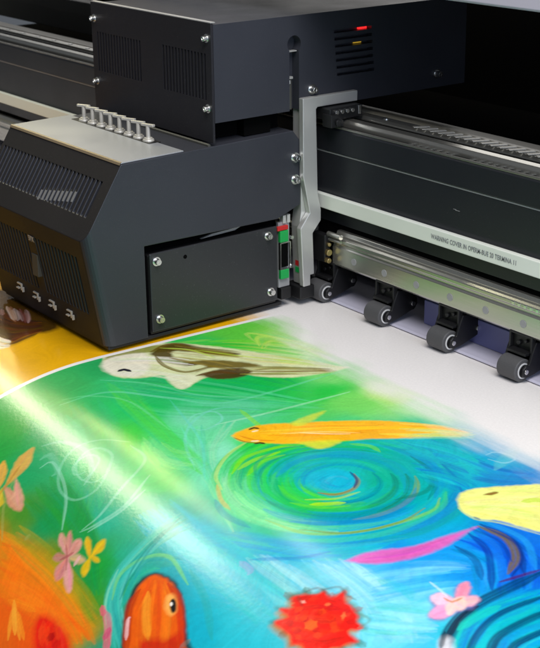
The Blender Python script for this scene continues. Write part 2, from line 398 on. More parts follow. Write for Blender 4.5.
# front plate of the upper housing
bm = bmesh.new(); box(bm, XL-.001, XS+.0005, -.1540, -.1512, .2035, .3265)
fp = obj('front_plate', bm, M['fplate'], K)
cb = bmesh.new()
for x0, x1, z0, z1 in ((-.318,-.226,.2490,.2940),(-.1805,-.0985,.2470,.2950)):
    x = x0
    while x < x1: box(cb, x, x+.0030, -.16, -.1508, z0, z1); x += .0060
cut(fp, cb)
b = fp.modifiers.new('bevel', 'BEVEL'); b.width = .0005; b.segments = 2; b.limit_method = 'ANGLE'; b.angle_limit = math.radians(40)
bm = bmesh.new(); box(bm, XL, XS+.0002, -.1540, -.1480, .3267, .3275); obj('top_edge_strip', bm, M['alu'], K)
s0 = None
for x, z in ((-.3215,.3085),(-.3215,.2370),(-.0965,.3110),(-.0965,.2390)):
    if s0 is None: s0 = obj('plate_screw', screw_bm((0,-1,0), .0034, .0045), M['screw'], K, loc=(x, -.1540, z))
    else: c = s0.copy(); C.objects.link(c); c.parent = K; c.location = (x, -.1540, z)
s1 = None
for y, z in ((-.0215,.2440),(.1656,.2395),(-.0455,.1720),(-.0455,.1475)):
    if s1 is None: s1 = obj('side_screw', screw_bm((1,0,0), .0042, .0055), M['screw'], K, loc=(XS, y, z))
    else: c = s1.copy(); C.objects.link(c); c.parent = K; c.location = (XS, y, z)
# dark neck between the two housings
bm = bmesh.new(); box(bm, XL+.02, XS-.025, -.148, -.050, .2022, .2238); box(bm, XS-.025, XS-.012, -.105, -.070, .2022, .2238); obj('neck', bm, M['inner'], K)
# aluminium bracket reaching over the beam
bm = bmesh.new()
prism(bm, [(-.0405,.2370),(.0370,.2370),(.0370,.2255),(-.0200,.2255),(-.0220,.2235),(-.0195,.1300),(-.0149,.1090),(-.0149,.0970),(-.0265,.0840),(-.0245,.0355),(-.0300,.0355),(-.0300,.0230),(-.0400,.0230),(-.0440,.0920),(-.0310,.1080),(-.0400,.1500)], -.0895+.0002, -.0820)
br = obj('rail_bracket', bm, M['alu'], K, bevel=.0008)
bm = bmesh.new(); prism(bm, [(-.0372,.2368),(-.0230,.2368),(-.0200,.1300),(-.0170,.1000),(-.0290,.0850),(-.0300,.0235),(-.0372,.0235),(-.0400,.0920),(-.0372,.1100)], -.1040, -.0896)
obj('bracket_web', bm, M['alu'], K, bevel=.0006)
bm = bmesh.new(); box(bm, -.1120, -.0830, -.0440, -.0235, .0080, .0225); obj('bracket_foot', bm, M['black'], K, bevel=.001)
# top bearing block under the bracket arm
bm = bmesh.new(); box(bm, -.100, -.070, -.0130, .0340, .2105, .2240); tb = obj('top_bearing', bm, M['black'], K, bevel=.0012)
bm = bmesh.new()
for k in range(4): cyl(bm, (-.070, -.004+k*.0075, .2195), (1,0,0), .0024, .0025, 12)
box(bm, -.0698, -.0685, .0270, .0310, .214, .2235)
obj('bearing_screw', bm, M['screw'], tb, bevel=.0003)
bm = bmesh.new(); prism(bm, [(-.014,.2035),(-.014,.2180),(-.004,.2180),(.004,.2100),(.004,.2035)], -.0815, -.0660); cyl(bm, (-.066,-.005,.209), (1,0,0), .004, .003, 16); obj('roller_guard', bm, M['black'], K, bevel=.0008)
# lower bearing block on the steel rail
bm = bmesh.new(); box(bm, -.1000, -.0770, -.0135, -.0050, .0480, .0800); lb = obj('lower_bearing', bm, M['black'], K, bevel=.001)
bm = bmesh.new(); cyl(bm, (-.077,-.010,.0600), (1,0,0), .0038, .0050, 18); cyl(bm, (-.077,-.0115,.0510), (1,0,0), .0030, .0065, 16); cyl(bm, (-.077,-.009,.0690), (1,0,0), .0022, .004, 12); obj('grease_nipple', bm, M['brass'], lb, bevel=.0006)
bm = bmesh.new(); cyl(bm, (-.0765,-.0085,.0815), (1,0,0), .0030, .022, 18); cyl(bm, (-.0765,-.0070,.0750), (1,0,0), .0022, .020, 18); obj('steel_spindle', bm, M['chrome'], lb)
# encoder board between plate and bracket
bm = bmesh.new(); box(bm, -.0990, -.0950, -.0655, -.0500, .0240, .1000); en = obj('encoder_board', bm, M['grey'], K, bevel=.0004)
for nm, m, y0, y1, z0, z1, xx in (('terminal','green',-.0660,-.0545,.0780,.0910,-.0905),('terminal','green',-.0655,-.0540,.0350,.0455,-.0905),('terminal','red',-.0690,-.0540,.0915,.0965,-.0915),('chip','inner',-.0625,-.0535,.0480,.0760,-.0925)):
    bm = bmesh.new(); box(bm, -.0949, xx, y0, y1, z0, z1); obj(nm, bm, M[m], en, bevel=.0005)
bm = bmesh.new(); box(bm, -.0949, -.0915, -.0655, -.0640, .0455, .0770); box(bm, -.0949, -.0915, -.0520, -.0505, .0455, .0770); box(bm, -.0949, -.0915, -.0640, -.0520, .0455, .0468); box(bm, -.0949, -.0915, -.0640, -.0520, .0762, .0775); obj('chip_frame', bm, M['screw'], en)
for z, m in ((.0860,'green'),(.0780,'red'),(.0480,'red'),(.0400,'green')):
    bm = bmesh.new(); box(bm, -.0990, -.0915, -.0385, -.0374, z-.003, z+.003) ; obj('terminal_reflection', bm, M[m], en)  # reflections of the terminals on the bracket face, put in as coloured patches
bm = bmesh.new(); box(bm, -.1040, -.0920, -.0640, -.0500, .0100, .0235); obj('encoder_foot', bm, M['black'], K, bevel=.0008)
bm = bmesh.new(); cyl(bm, (-.0930,-.0495,.0815), (1,0,0), .0022, .003, 14); cyl(bm, (-.0930,-.0495,.0480), (1,0,0), .0022, .003, 14); obj('encoder_screw', bm, M['screw'], K)
bm = bmesh.new(); box(bm, -.100, -.093, -.0600, -.0560, .0985, .1080); box(bm, -.100,-.093,-.0540,-.0500,.0985,.1080); obj('encoder_hanger', bm, M['alu'], K, bevel=.0005)

# ================================================================== the printed sheet
ART = [[[-73.1,-312.4,40,165,90],[-59.0,-366.6,60,170,90],[-57.7,-401.5,70,170,80],[-29.0,-440.3,50,160,60],[-76.5,-250.0,60,185,90],[-43.7,-209.1,30,190,85],[-53.1,-150.6,
90,200,60],[-21.0,-134.4,150,215,90],[21.7,-127.6,190,228,150],[93.5,-146.4,120,215,110],[-9.3,-316.0,50,185,110],[31.7,-284.5,20,180,100],[56.0,-254.0,10,178,90],
[76.5,-208.5,15,185,75],[120.4,-181.2,20,190,60],[153.1,-171.1,110,210,90],[167.9,-133.3,190,228,120],[203.1,-127.1,160,225,150],[46.9,-339.8,30,188,90],[82.0,-372.9,
45,195,60],[118.0,-352.8,80,205,125],[96.1,-316.3,115,214,168],[159.1,-337.7,132,220,182],[100.8,-274.2,95,206,152],[208.4,-362.0,105,210,170],[159.9,-401.8,50,190,
100],[80.8,-404.6,25,170,108],[46.7,-427.7,22,162,105],[45.2,-460.3,18,155,90],[-10.8,-462.1,30,155,60],[127.0,-455.0,12,158,118],[174.4,-453.5,20,168,132],[121.8,
-484.8,8,142,78],[93.1,-500.8,60,140,35],[98.2,-527.6,232,125,8],[141.8,-532.3,246,120,4],[196.4,-534.5,248,112,3],[243.3,-533.8,236,130,10],[170.6,-505.4,90,130,
20],[219.4,-511.1,45,140,30],[244.5,-517.9,35,140,40],[214.8,-491.5,10,150,50],[163.8,-572.2,238,95,3],[208.9,-567.5,240,85,3],[230.3,-470.4,30,165,140],[228.6,-417.5,
20,165,150],[263.6,-422.1,10,172,200],[306.1,-433.3,12,178,198],[345.3,-443.7,15,180,192],[333.7,-474.3,5,165,188],[375.3,-457.8,30,182,198],[338.9,-409.3,50,170,
205],[369.0,-413.8,110,200,205],[333.8,-365.6,40,180,190],[386.1,-369.7,80,185,230],[439.7,-368.6,90,205,230],[453.0,-399.8,110,212,228],[486.7,-384.1,60,190,222],
[458.3,-366.7,130,212,238],[425.8,-305.6,10,150,230],[459.6,-308.5,5,140,220],[448.8,-276.4,5,95,215],[472.4,-269.6,10,85,208],[426.6,-231.1,10,110,215],[323.8,-194.2,
0,165,200],[317.7,-139.3,10,160,205],[320.0,-103.6,70,180,195],[279.8,-187.1,0,160,180],[248.3,-193.9,0,185,125],[295.7,-259.6,10,170,140],[347.4,-251.5,0,172,178],
[378.6,-291.9,10,165,208],[239.6,-300.5,10,170,150],[272.3,-289.1,20,178,202],[192.6,-296.9,30,205,50],[212.7,-333.6,70,205,80],[281.6,-333.9,10,185,70],[270.8,-366.7,
90,208,140],[305.5,-373.1,30,180,130],[355.8,-343.8,15,165,205],[391.8,-324.8,20,140,220],[402.6,-181.8,20,120,200],[378.4,-155.1,30,130,200],[520.6,-351.5,0,170,
190],[509.2,-309.7,0,130,200],[511.3,-361.0,0,180,190],[544.5,-338.5,5,150,215],[288.5,-480.9,20,150,170],[317.6,-513.2,20,140,160],[285.8,-532.0,30,150,120]],[["f",
[[10,175,80],[30,190,60],[60,200,90],[0,165,90]],6.6,0.5,0.4,26,14,0.3,[-82.0,-234.0,-26.0,-196.1,94.8,-185.6],[-9.3,-316.0,75.8,-268.0,141.2,-186.0]],["f",[[30,
185,100],[90,205,150],[10,170,90],[60,200,110]],5.5,0.45,0.4,26,14,0.3,[-50.5,-314.1,23.2,-255.0,150.3,-193.5],[33.2,-353.4,96.1,-316.3,162.7,-203.8]],["f",[[120,
210,50],[40,190,50],[180,220,70]],5.5,0.5,0.4,16,14,0.3,[-88.7,-242.2,-59.2,-172.5,-5.7,-105.8],[-51.5,-241.4,-12.9,-179.8,79.3,-134.7]],["f",[[110,212,170],[60,
195,140],[140,220,180],[70,200,120]],7.7,0.45,0.4,22,14,0.3,[101.7,-342.1,182.0,-364.3,284.2,-407.0],[124.9,-280.2,177.3,-345.2,282.3,-375.4]],["f",[[40,195,80],
[80,205,70],[20,180,100]],8.8,0.35,0.4,16,14,0.3,[-32.3,-342.1,61.2,-354.3,195.3,-373.6],[-23.3,-313.2,101.7,-342.1,191.7,-355.3]],["f",[[25,165,100],[12,152,92],
[40,180,120],[50,180,100]],11.0,0.4,0.4,26,14,0.3,[-44.1,-431.9,28.4,-439.1,81.0,-481.8],[0.4,-355.9,82.1,-383.8,174.4,-453.5]],["f",[[5,140,70],[30,150,40],[0,130,
70]],9.9,0.4,0.4,20,14,0.3,[73.2,-443.6,157.6,-463.9,240.6,-509.6],[71.2,-487.3,156.4,-496.0,232.1,-514.5]],["f",[[250,120,4],[242,100,0],[250,140,15],[240,90,5]],
9.9,0.45,0.4,30,14,0.3,[83.2,-518.1,170.6,-516.7,277.5,-536.8],[147.7,-560.8,203.2,-551.1,242.7,-556.5]],["f",[[170,140,10],[220,140,10],[110,140,20]],8.8,0.35,0.4,
16,14,0.3,[98.3,-504.1,170.6,-505.4,264.9,-516.4],[93.3,-524.5,183.8,-525.7,263.2,-537.3]],["s",[150,215,190],4.4,0.35,0.6,0.3,1,[24.7,-434.7,37.2,-419.8,68.4,-413.3,
101.1,-425.8,112.9,-441.8]],["s",[150,215,190],2.4,0.5,0.5,0.3,1,[52.2,-453.2,55.6,-441.8,85.0,-448.5,114.6,-462.5,143.2,-485.2]],["s",[140,214,182],2.0,0.38,0.5,
0.1,1,[115.9,-415.8,118.6,-433.6,100.9,-438.7,80.9,-430.7,72.0,-414.4,78.0,-402.9,97.5,-402.0,114.3,-416.9,129.1,-439.1,122.6,-457.7,97.6,-458.5,70.6,-442.0,57.1,
-417.4,66.4,-395.7,92.7,-379.6]],["s",[140,214,182],1.8,0.38,0.5,0.1,1,[97.7,-431.3,92.8,-439.1,79.2,-431.8,77.8,-415.8,91.1,-412.0,102.8,-424.7,106.8,-438.0]],["s",
[150,215,190],2.2,0.45,0.4,0.1,1,[97.2,-382.4,129.8,-387.3,148.8,-426.2,160.7,-455.2,161.0,-474.8]],["s",[150,215,190],2.2,0.45,0.4,0.1,1,[153.5,-397.6,170.2,-434.9,
167.1,-464.7,161.3,-477.2]],["s",[150,215,190],2.0,0.5,0.3,0.1,1,[168.4,-412.7,174.0,-442.6,168.3,-473.1]],["s",[120,205,170],5.5,0.35,0.6,0.3,1,[41.8,-447.0,44.4,
-437.4,71.4,-444.7,73.4,-452.5]],["s",[150,160,80],2.2,0.5,0.4,0.3,1,[35.5,-465.8,56.2,-495.5,95.4,-523.4]],["s",[110,215,170],3.3,0.45,0.5,0.3,1,[-22.5,-387.3,-7.7,
-339.7,42.0,-302.8,85.6,-263.3,93.7,-133.6]],["s",[110,215,150],2.2,0.4,0.5,0.3,1,[-29.6,-381.1,-14.5,-358.3,25.3,-337.4,101.7,-342.1]],["s",[120,220,180],2.4,0.4,
0.5,0.3,1,[-39.2,-332.3,0.8,-299.2,54.0,-276.2,101.8,-227.8]],["s",[170,230,190],2.8,0.5,0.5,0.3,1,[119.6,-304.6,127.4,-259.0,135.3,-193.4,138.4,-158.6]],["s",[130,
215,200],1.8,0.5,0.4,0.3,1,[102.3,-326.0,89.7,-306.4,95.8,-287.9,114.6,-293.2,122.8,-317.9,110.6,-326.1]],["s",[90,205,190],2.2,0.4,0.5,0.3,1,[46.0,-305.4,137.0,
-333.2,198.7,-370.7]],["s",[120,210,200],2.2,0.4,0.5,0.3,1,[178.7,-367.2,127.7,-343.1,99.0,-312.7,91.2,-278.9,118.3,-252.2]],["s",[130,215,30],4.4,0.7,0.4,0.3,1,
[106.6,-266.8,131.8,-271.5,151.6,-274.8]],["f",[[90,205,110],[140,220,130]],6.6,0.35,0.4,10,14,0.3,[97.1,-371.6,154.3,-387.6,188.6,-379.3],[91.6,-357.3,136.7,-359.9,
159.1,-337.7]],["f",[[20,190,80],[60,205,60],[10,175,110]],5.5,0.6,0.4,30,16,0.214,[262.2,-355.7,233.1,-345.5,212.6,-321.1,205.2,-286.6,215.4,-251.8,
240.8,-226.0],[251.1,-382.8,209.1,-369.6,180.6,-336.1,169.1,-285.2,183.9,-232.5,222.4,-193.7],0.785],["f",[[0,150,200],[0,165,190],[20,180,170]],6.6,
0.6,0.4,26,16,0.333,[217.9,-240.2,236.2,-223.5,258.5,-213.8,282.0,-212.0,304.4,-218.0,323.2,-230.7],[185.5,-213.2,214.1,-187.5,248.6,-173.1,284.9,-171.2,
318.6,-181.3,346.4,-201.4],1],["f",[[0,155,195],[20,180,150],[10,140,200]],6.6,0.6,0.4,26,16,0.333,[325.8,-233.2,339.4,-251.1,346.9,-272.1,347.9,-294.5,
342.5,-316.1,330.9,-334.9],[351.6,-200.8,371.8,-229.1,382.4,-261.8,383.2,-295.8,374.5,-328.4,355.3,-355.4],1],["f",[[100,210,140],[60,195,140],[140,215,150]],6.6,
0.5,0.4,18,16,0.272,[328.5,-332.9,306.9,-349.7,280.7,-358.4,253.9,-358.2,230.2,-348.6,212.4,-329.7],[343.7,-345.6,314.3,-366.9,278.9,-378.2,243.2,-378.4,
212.2,-366.7,189.3,-342.8],1],["f",[[10,180,100],[0,165,140],[10,190,70],[20,170,160]],6.1,0.6,0.4,44,16,0.083,[302.5,-256.8,313.3,-272.8,315.6,-292.0,
309.2,-310.4,295.6,-324.1,277.4,-330.0,258.9,-327.0,243.9,-315.3,236.0,-297.1,237.5,-276.6,248.4,-259.0,265.8,-248.6,285.4,-248.0,302.5,-256.8],[323.2,-230.7,341.7,
-259.8,345.2,-294.0,333.7,-326.1,308.3,-349.0,275.2,-359.1,242.4,-354.9,216.7,-335.9,202.1,-303.4,204.4,-265.7,224.3,-233.1,256.7,-214.3,292.7,-213.9,323.2,-230.7],
0.305],["f",[[0,150,200],[20,175,170]],5.5,0.45,0.4,16,16,0.214,[245.6,-317.4,236.5,-299.6,236.9,-279.0,246.8,-260.6,264.0,-249.2,283.8,
-247.7],[229.7,-331.3,215.8,-304.9,216.0,-273.4,231.1,-245.4,257.4,-228.2,287.5,-226.2],0.785],["f",[[0,140,190],[0,120,180]],4.4,0.6,0.4,16,16,0.3,
[324.6,-259.3,330.4,-278.0,329.9,-297.5,323.2,-315.8,310.9,-330.8,294.2,-340.8],[341.4,-248.8,348.9,-274.0,347.9,-300.2,338.8,-324.6,321.6,-344.1,298.5,-357.0],1],
["f",[[0,165,200],[10,175,180],[20,190,150]],5.5,0.6,0.4,30,16,0.083,[291.2,-271.2,297.3,-280.1,298.7,-290.9,295.2,-301.4,287.4,-309.1,277.2,-312.5,
266.8,-310.6,258.4,-303.9,254.1,-293.7,255.1,-282.4,261.1,-272.7,270.7,-266.9,281.6,-266.4,291.2,-271.2],[303.6,-255.5,314.7,-272.1,317.1,-292.1,310.5,-311.2,296.3,
-325.4,277.4,-331.5,258.2,-328.5,242.6,-316.3,234.3,-297.4,235.9,-276.1,247.2,-257.7,265.4,-247.0,285.8,-246.3,303.6,-255.5],0.305],["f",[[20,185,80],
[60,200,60]],4.4,0.6,0.4,18,16,0.214,[296.2,-292.4,292.2,-301.6,284.7,-308.0,275.3,-310.1,266.0,-307.4,259.2,-300.5],[322.5,-296.4,313.2,-317.9,295.2,
-332.7,272.6,-337.8,250.8,-332.2,234.3,-316.2],0.785],["p",[15,175,205],0.8,4,[283.2,-275.4,288.0,-281.6,290.0,-289.5,288.9,-297.7,285.0,-305.0,278.8,
-310.5,271.1,-313.3,263.2,-313.0,256.2,-309.5,251.2,-303.3,248.9,-295.4,249.9,-287.0,253.9,-279.3,260.4,-273.7,268.3,-271.0,276.3,-271.6,283.2,-275.4]],["f",[[30,
165,205],[20,150,190],[60,180,205]],3.3,0.5,0.4,14,16,0.083,[279.3,-286.2,280.4,-287.8,280.7,-289.8,280.0,-291.7,278.6,-293.1,276.8,-293.6,274.9,-293.3,
273.4,-292.1,272.7,-290.2,272.9,-288.2,273.9,-286.5,275.6,-285.5,277.5,-285.4,279.3,-286.2],[289.1,-273.8,294.4,-281.4,295.6,-290.7,292.6,-299.7,285.9,-306.4,277.2,
-309.2,268.2,-307.6,261.0,-301.8,257.4,-293.1,258.2,-283.4,263.3,-275.1,271.5,-270.2,280.9,-269.7,289.1,-273.8],0.305],["s",[0,140,190],5.6,0.7,0.45,
0.6,1,[263.0,-314.3,256.4,-310.4,251.0,-304.4,247.3,-296.9,245.9,-288.2,246.8,-279.2,250.3,-270.5,256.2,-263.0,263.9,-257.3,273.1,-254.0,282.8,-253.5]],["s",[0,120,
150],4.7,0.7,0.45,0.6,1,[282.4,-256.1,290.2,-257.8,297.4,-261.4,303.6,-266.9,308.3,-273.9,311.3,-282.1,312.2,-291.0,311.1,-300.0,307.9,-308.7,302.8,-316.6,295.8,
-323.2]],["s",[30,205,90],7.5,0.7,0.45,0.6,1,[288.9,-324.1,280.4,-327.3,271.2,-328.3,262.0,-327.1,253.2,-323.6,245.3,-317.7,238.9,-309.7,234.6,-300.1,232.6,-289.3,
233.4,-278.0,236.9,-266.9]],["s",[0,150,175],7.5,0.6,0.45,0.6,1,[240.0,-312.6,234.8,-302.8,232.2,-291.7,232.5,-279.9,235.7,-268.2,241.9,-257.6,250.6,-248.7,261.3,
-242.4,273.3,-239.1,285.7,-239.1,297.6,-242.4]],["s",[40,190,60],7.5,0.7,0.45,0.6,1,[312.2,-257.6,317.9,-265.5,321.9,-274.7,324.0,-284.6,324.1,-294.9,322.1,-305.2,
318.2,-315.0,312.3,-324.0,304.5,-331.6,295.2,-337.5,284.7,-341.6]],["s",[10,150,195],11.2,0.6,0.45,0.6,1,[228.0,-272.7,232.5,-261.2,239.6,-250.8,248.8,-242.3,259.8,
-236.2,271.9,-232.8,284.5,-232.4,296.7,-235.1,308.0,-240.6,317.7,-248.7,325.3,-258.9]],["s",[0,165,90],5.6,0.7,0.45,0.6,1,[241.0,-333.7,232.4,-326.5,225.2,-317.1,
219.9,-306.0,217.0,-293.6,216.7,-280.5,219.3,-267.3,224.6,-254.8,232.5,-243.5,242.6,-234.1,254.6,-227.2]],["s",[0,150,110],7.5,0.6,0.45,0.6,1,[327.3,-257.6,332.7,
-270.0,335.3,-283.4,335.0,-297.2,331.8,-310.8,325.8,-323.5,316.8,-334.5,305.3,-343.4,292.0,-349.8,277.6,-353.5,262.8,-354.3]],["s",[0,165,160],9.4,0.7,0.45,0.6,1,
[243.0,-230.0,254.6,-223.6,267.3,-219.6,280.4,-218.4,293.4,-219.9,305.9,-224.0,317.2,-230.6,327.1,-239.3,335.1,-249.9,341.0,-262.0,344.6,-275.0]],["s",[60,205,50],
7.5,0.7,0.45,0.6,1,[262.5,-355.0,250.1,-353.3,238.3,-349.4,227.6,-343.1,218.3,-334.5,210.4,-323.5,204.3,-310.5,200.7,-296.0,200.0,-280.8,202.4,-265.3,207.7,-250.4]],
["s",[0,140,190],9.4,0.6,0.45,0.6,1,[343.7,-275.1,345.0,-287.3,344.2,-299.7,341.5,-311.8,336.8,-323.5,329.9,-334.1,321.0,-343.3,310.5,-351.1,298.6,-357.2,285.8,-361.6,
272.5,-364.1]],["s",[0,130,190],9.4,0.6,0.45,0.6,1,[249.5,-212.8,260.2,-208.9,271.2,-206.6,282.4,-206.0,293.6,-207.2,304.5,-210.0,314.8,-214.4,324.3,-220.3,332.9,
-227.5,340.4,-236.0,346.7,-245.5]],["s",[0,150,120],5.6,0.6,0.45,0.6,1,[234.3,-358.4,225.0,-354.0,216.6,-348.3,208.9,-341.0,202.2,-332.4,196.3,-322.3,191.6,-310.9,
188.5,-298.7,187.1,-285.8,187.6,-272.7,190.0,-259.6]],["s",[70,200,120],7.5,0.6,0.45,0.6,1,[352.8,-300.9,350.1,-313.3,345.5,-325.2,338.9,-336.1,330.4,-345.8,320.2,
-354.2,308.7,-361.2,296.1,-366.8,282.8,-370.8,269.1,-373.1,255.4,-373.6]],["s",[20,190,150],9.4,0.6,0.45,0.6,1,[206.6,-230.8,216.2,-219.3,227.6,-209.5,240.4,-201.8,
254.2,-196.3,268.7,-193.3,283.3,-192.8,297.8,-194.7,311.6,-199.1,324.5,-205.8,336.1,-214.4]],["s",[0,120,180],7.5,0.6,0.45,0.6,1,[244.0,-197.1,259.3,-192.2,275.2,
-190.1,291.0,-190.9,306.3,-194.5,320.7,-200.8,333.7,-209.5,345.0,-220.3,354.4,-232.9,361.6,-246.8,366.4,-261.8]],["s",[120,215,140],7.5,0.5,0.45,0.6,1,[330.7,-355.5,
318.5,-364.0,305.0,-370.9,290.5,-376.2,275.4,-379.8,260.2,-381.4,245.1,-381.2,230.6,-378.8,217.0,-374.3,204.6,-367.7,193.5,-358.8]],["s",[10,180,190],11.2,0.6,0.45,
0.6,1,[223.8,-196.2,237.0,-188.7,251.1,-183.4,265.7,-180.3,280.6,-179.5,295.2,-180.9,309.5,-184.5,322.9,-190.3,335.3,-197.9,346.4,-207.2,356.1,-218.1]],["s",[10,
110,100],5.6,0.6,0.45,0.6,1,[292.3,-244.7,299.1,-247.1,305.4,-250.7,311.0,-255.3,316.0,-260.8,320.0,-267.2,323.1,-274.3,325.0,-281.9,325.8,-289.8,325.5,-297.8,323.9,
-305.8]],["s",[20,120,60],5.6,0.7,0.45,0.6,1,[300.8,-235.4,307.5,-238.5,313.8,-242.6,319.5,-247.6,324.5,-253.3,328.8,-259.8,332.2,-266.8,334.8,-274.4,336.3,-282.2,
336.9,-290.3,336.5,-298.6]],["s",[130,150,20],4.7,0.6,0.45,0.6,1,[308.4,-231.9,316.7,-237.2,324.0,-243.9,330.2,-251.8,335.2,-260.7,338.8,-270.3,340.9,-280.5,341.4,
-291.0,340.5,-301.5,338.0,-311.9,334.0,-322.0]],["s",[120,215,10],4.4,0.8,0.3,0.3,1,[207.8,-348.9,191.8,-323.5,192.2,-291.0,202.7,-271.2]],["s",[150,222,10],4.4,
0.7,0.3,0.3,1,[205.7,-341.1,200.3,-319.1,201.3,-292.5]],["s",[110,212,20],4.4,0.7,0.3,0.3,1,[219.5,-341.8,207.2,-316.6,208.7,-292.7]],["s",[10,150,120],2.8,0.7,0.3,
0.3,1,[227.0,-338.9,205.1,-319.3,197.6,-284.1,219.1,-250.5]],["s",[0,140,110],2.2,0.6,0.3,0.3,1,[240.6,-341.8,219.4,-325.8,210.3,-293.9,225.4,-255.7]],["s",[60,205,
20],4.4,0.7,0.3,0.3,1,[205.8,-273.8,212.8,-245.3,223.5,-225.2]],["s",[160,222,10],5.5,0.85,0.2,0.3,1,[293.4,-332.9,302.4,-319.5,308.6,-308.9]],["s",[170,215,60],
2.2,0.7,0.3,0.3,1,[284.3,-330.8,298.3,-310.8,301.6,-286.9]],["s",[90,210,40],3.3,0.7,0.3,0.3,1,[279.9,-342.9,302.5,-329.9,315.0,-309.0]],["s",[150,120,20],3.5,0.9,
0.2,0.3,1,[281.6,-315.0,293.0,-306.3,294.9,-289.7,287.0,-276.4,273.8,-269.4]],["s",[20,60,120],2.2,0.8,0.3,0.3,1,[268.8,-269.7,283.7,-274.7,293.2,-286.1]],["s",[190,
215,110],2.8,0.6,0.4,0.3,1,[222.6,-370.1,199.2,-359.6,177.5,-331.4,165.2,-298.5]],["s",[200,175,90],3.3,0.7,0.4,0.3,1,[251.9,-383.1,234.2,-379.5,213.0,-368.4]],["s",
[0,140,170],5.5,0.6,0.4,0.3,1,[230.3,-382.8,254.3,-389.9,284.7,-387.3]],["s",[130,190,80],3.3,0.8,0.3,0.3,1,[285.3,-372.7,327.4,-360.4,354.6,-322.3,362.2,-265.6,
349.9,-242.7]],["s",[120,150,50],2.2,0.8,0.3,0.3,1,[317.3,-362.3,348.0,-337.1,359.6,-295.4,354.9,-264.1]],["s",[60,200,120],6.6,0.5,0.4,0.3,1,[316.1,-381.4,346.1,
-355.7,366.6,-312.3,362.3,-254.6,345.4,-231.6]],["s",[10,130,190],5.5,0.6,0.4,0.3,1,[302.5,-360.7,327.2,-340.0,342.5,-301.2,337.4,-264.2,324.9,-246.0]],["s",[10,
120,100],4.4,0.7,0.4,0.3,1,[329.8,-273.7,334.7,-245.0,322.6,-225.6,300.0,-218.1]],["s",[0,110,100],3.3,0.6,0.4,0.3,1,[346.4,-252.8,330.0,-228.0,304.3,-212.8,277.7,
-208.9]],["s",[0,110,180],1.8,0.7,0.3,0.3,1,[192.3,-274.4,205.5,-227.6,236.6,-195.2,279.3,-174.6,326.2,-166.6]],["s",[0,175,190],8.8,0.5,0.4,0.3,1,[245.6,-197.3,
293.8,-188.6,338.1,-206.0]],["s",[110,215,40],4.4,0.6,0.4,0.3,1,[227.0,-234.0,241.0,-222.9,255.6,-224.0]],["s",[0,110,170],2.2,0.8,0.3,0.3,1,[302.3,-196.8,332.4,
-207.3,353.5,-221.3]],["f",[[0,165,205],[0,175,190],[20,190,190],[0,130,190]],7.7,0.6,0.4,26,14,0.3,[243.7,-189.6,286.3,-169.2,342.2,-164.9],[316.4,-233.4,347.4,
-223.3,367.5,-226.1]],["f",[[0,125,195],[20,140,200],[0,110,190]],4.4,0.6,0.4,20,14,0.3,[320.8,-167.1,342.2,-164.9,372.2,-148.2],[342.3,-200.8,362.9,-186.5,383.4,
-160.6]],["s",[90,190,195],11.0,0.5,0.5,0.3,1,[342.2,-171.0,325.9,-129.0,325.5,-96.7]],["s",[150,210,225],1.5,0.55,0.3,0.3,1,[317.1,-156.0,318.4,-144.9,336.8,-140.7,
338.2,-154.6,323.7,-160.3]],["f",[[0,160,205],[20,185,185],[70,200,185],[10,145,205]],6.6,0.5,0.4,28,14,0.3,[273.9,-399.3,350.3,-359.2,384.4,-297.3],[268.6,-425.7,
361.6,-378.5,382.0,-336.3]],["f",[[5,172,198],[20,185,190],[0,158,190],[60,190,195]],8.8,0.4,0.4,34,14,0.3,[198.9,-407.2,289.2,-410.7,401.3,-402.0],[190.6,-443.2,
316.6,-451.3,389.2,-459.3]],["f",[[110,200,215],[70,185,225],[160,215,215],[40,170,215]],8.8,0.4,0.4,34,14,0.3,[305.6,-413.1,383.5,-416.0,443.7,-429.2],[376.5,-361.5,
439.7,-368.6,487.4,-394.2]],["f",[[20,150,230],[80,190,235],[40,170,230],[120,205,240]],5.5,0.5,0.4,34,14,0.3,[389.7,-363.0,416.6,-317.3,441.6,-290.2],[439.0,-387.2,
454.9,-353.7,464.8,-323.8]],["f",[[120,215,225],[60,200,215],[30,190,190],[140,215,240]],6.6,0.5,0.4,24,14,0.3,[423.8,-383.1,454.2,-362.8,474.9,-353.5],[449.4,-415.4,
474.1,-400.3,495.4,-383.1]],["s",[30,190,180],8.8,0.4,0.5,0.3,1,[410.5,-363.6,433.6,-358.1,445.9,-362.7]],["s",[0,120,190],3.3,0.6,0.5,0.3,1,[316.9,-411.8,346.1,
-385.5,357.5,-365.2]],["s",[170,140,210],5.5,0.4,0.6,0.3,1,[312.2,-418.1,326.1,-418.9,329.3,-423.4]],["f",[[5,90,215],[10,110,225],[0,70,190],[20,140,225]],5.0,0.6,
0.4,46,14,0.3,[406.6,-281.6,433.6,-276.7,487.3,-316.7],[419.2,-245.5,467.2,-253.1,495.7,-284.6]],["f",[[10,150,225],[30,165,235],[0,120,190]],4.4,0.6,0.4,26,14,0.3,
[416.6,-317.3,441.1,-300.1,477.6,-328.8],[414.5,-284.0,446.5,-279.3,478.0,-307.0]],["s",[10,70,130],5.5,0.7,0.4,0.3,1,[413.2,-288.0,437.3,-291.0,460.5,-307.3]],["s",
[8,50,150],5.5,0.75,0.4,0.3,1,[405.1,-266.0,435.0,-274.9,474.5,-311.5]],["s",[20,110,215],5.5,0.75,0.4,0.3,1,[403.6,-260.2,436.0,-266.3,474.7,-300.4]],["s",[5,70,
190],5.5,0.75,0.4,0.3,1,[402.2,-254.4,437.1,-257.7,474.8,-289.1]],["s",[10,40,120],5.5,0.75,0.4,0.3,1,[400.7,-248.5,438.2,-249.0,474.9,-277.7]],["s",[30,150,225],
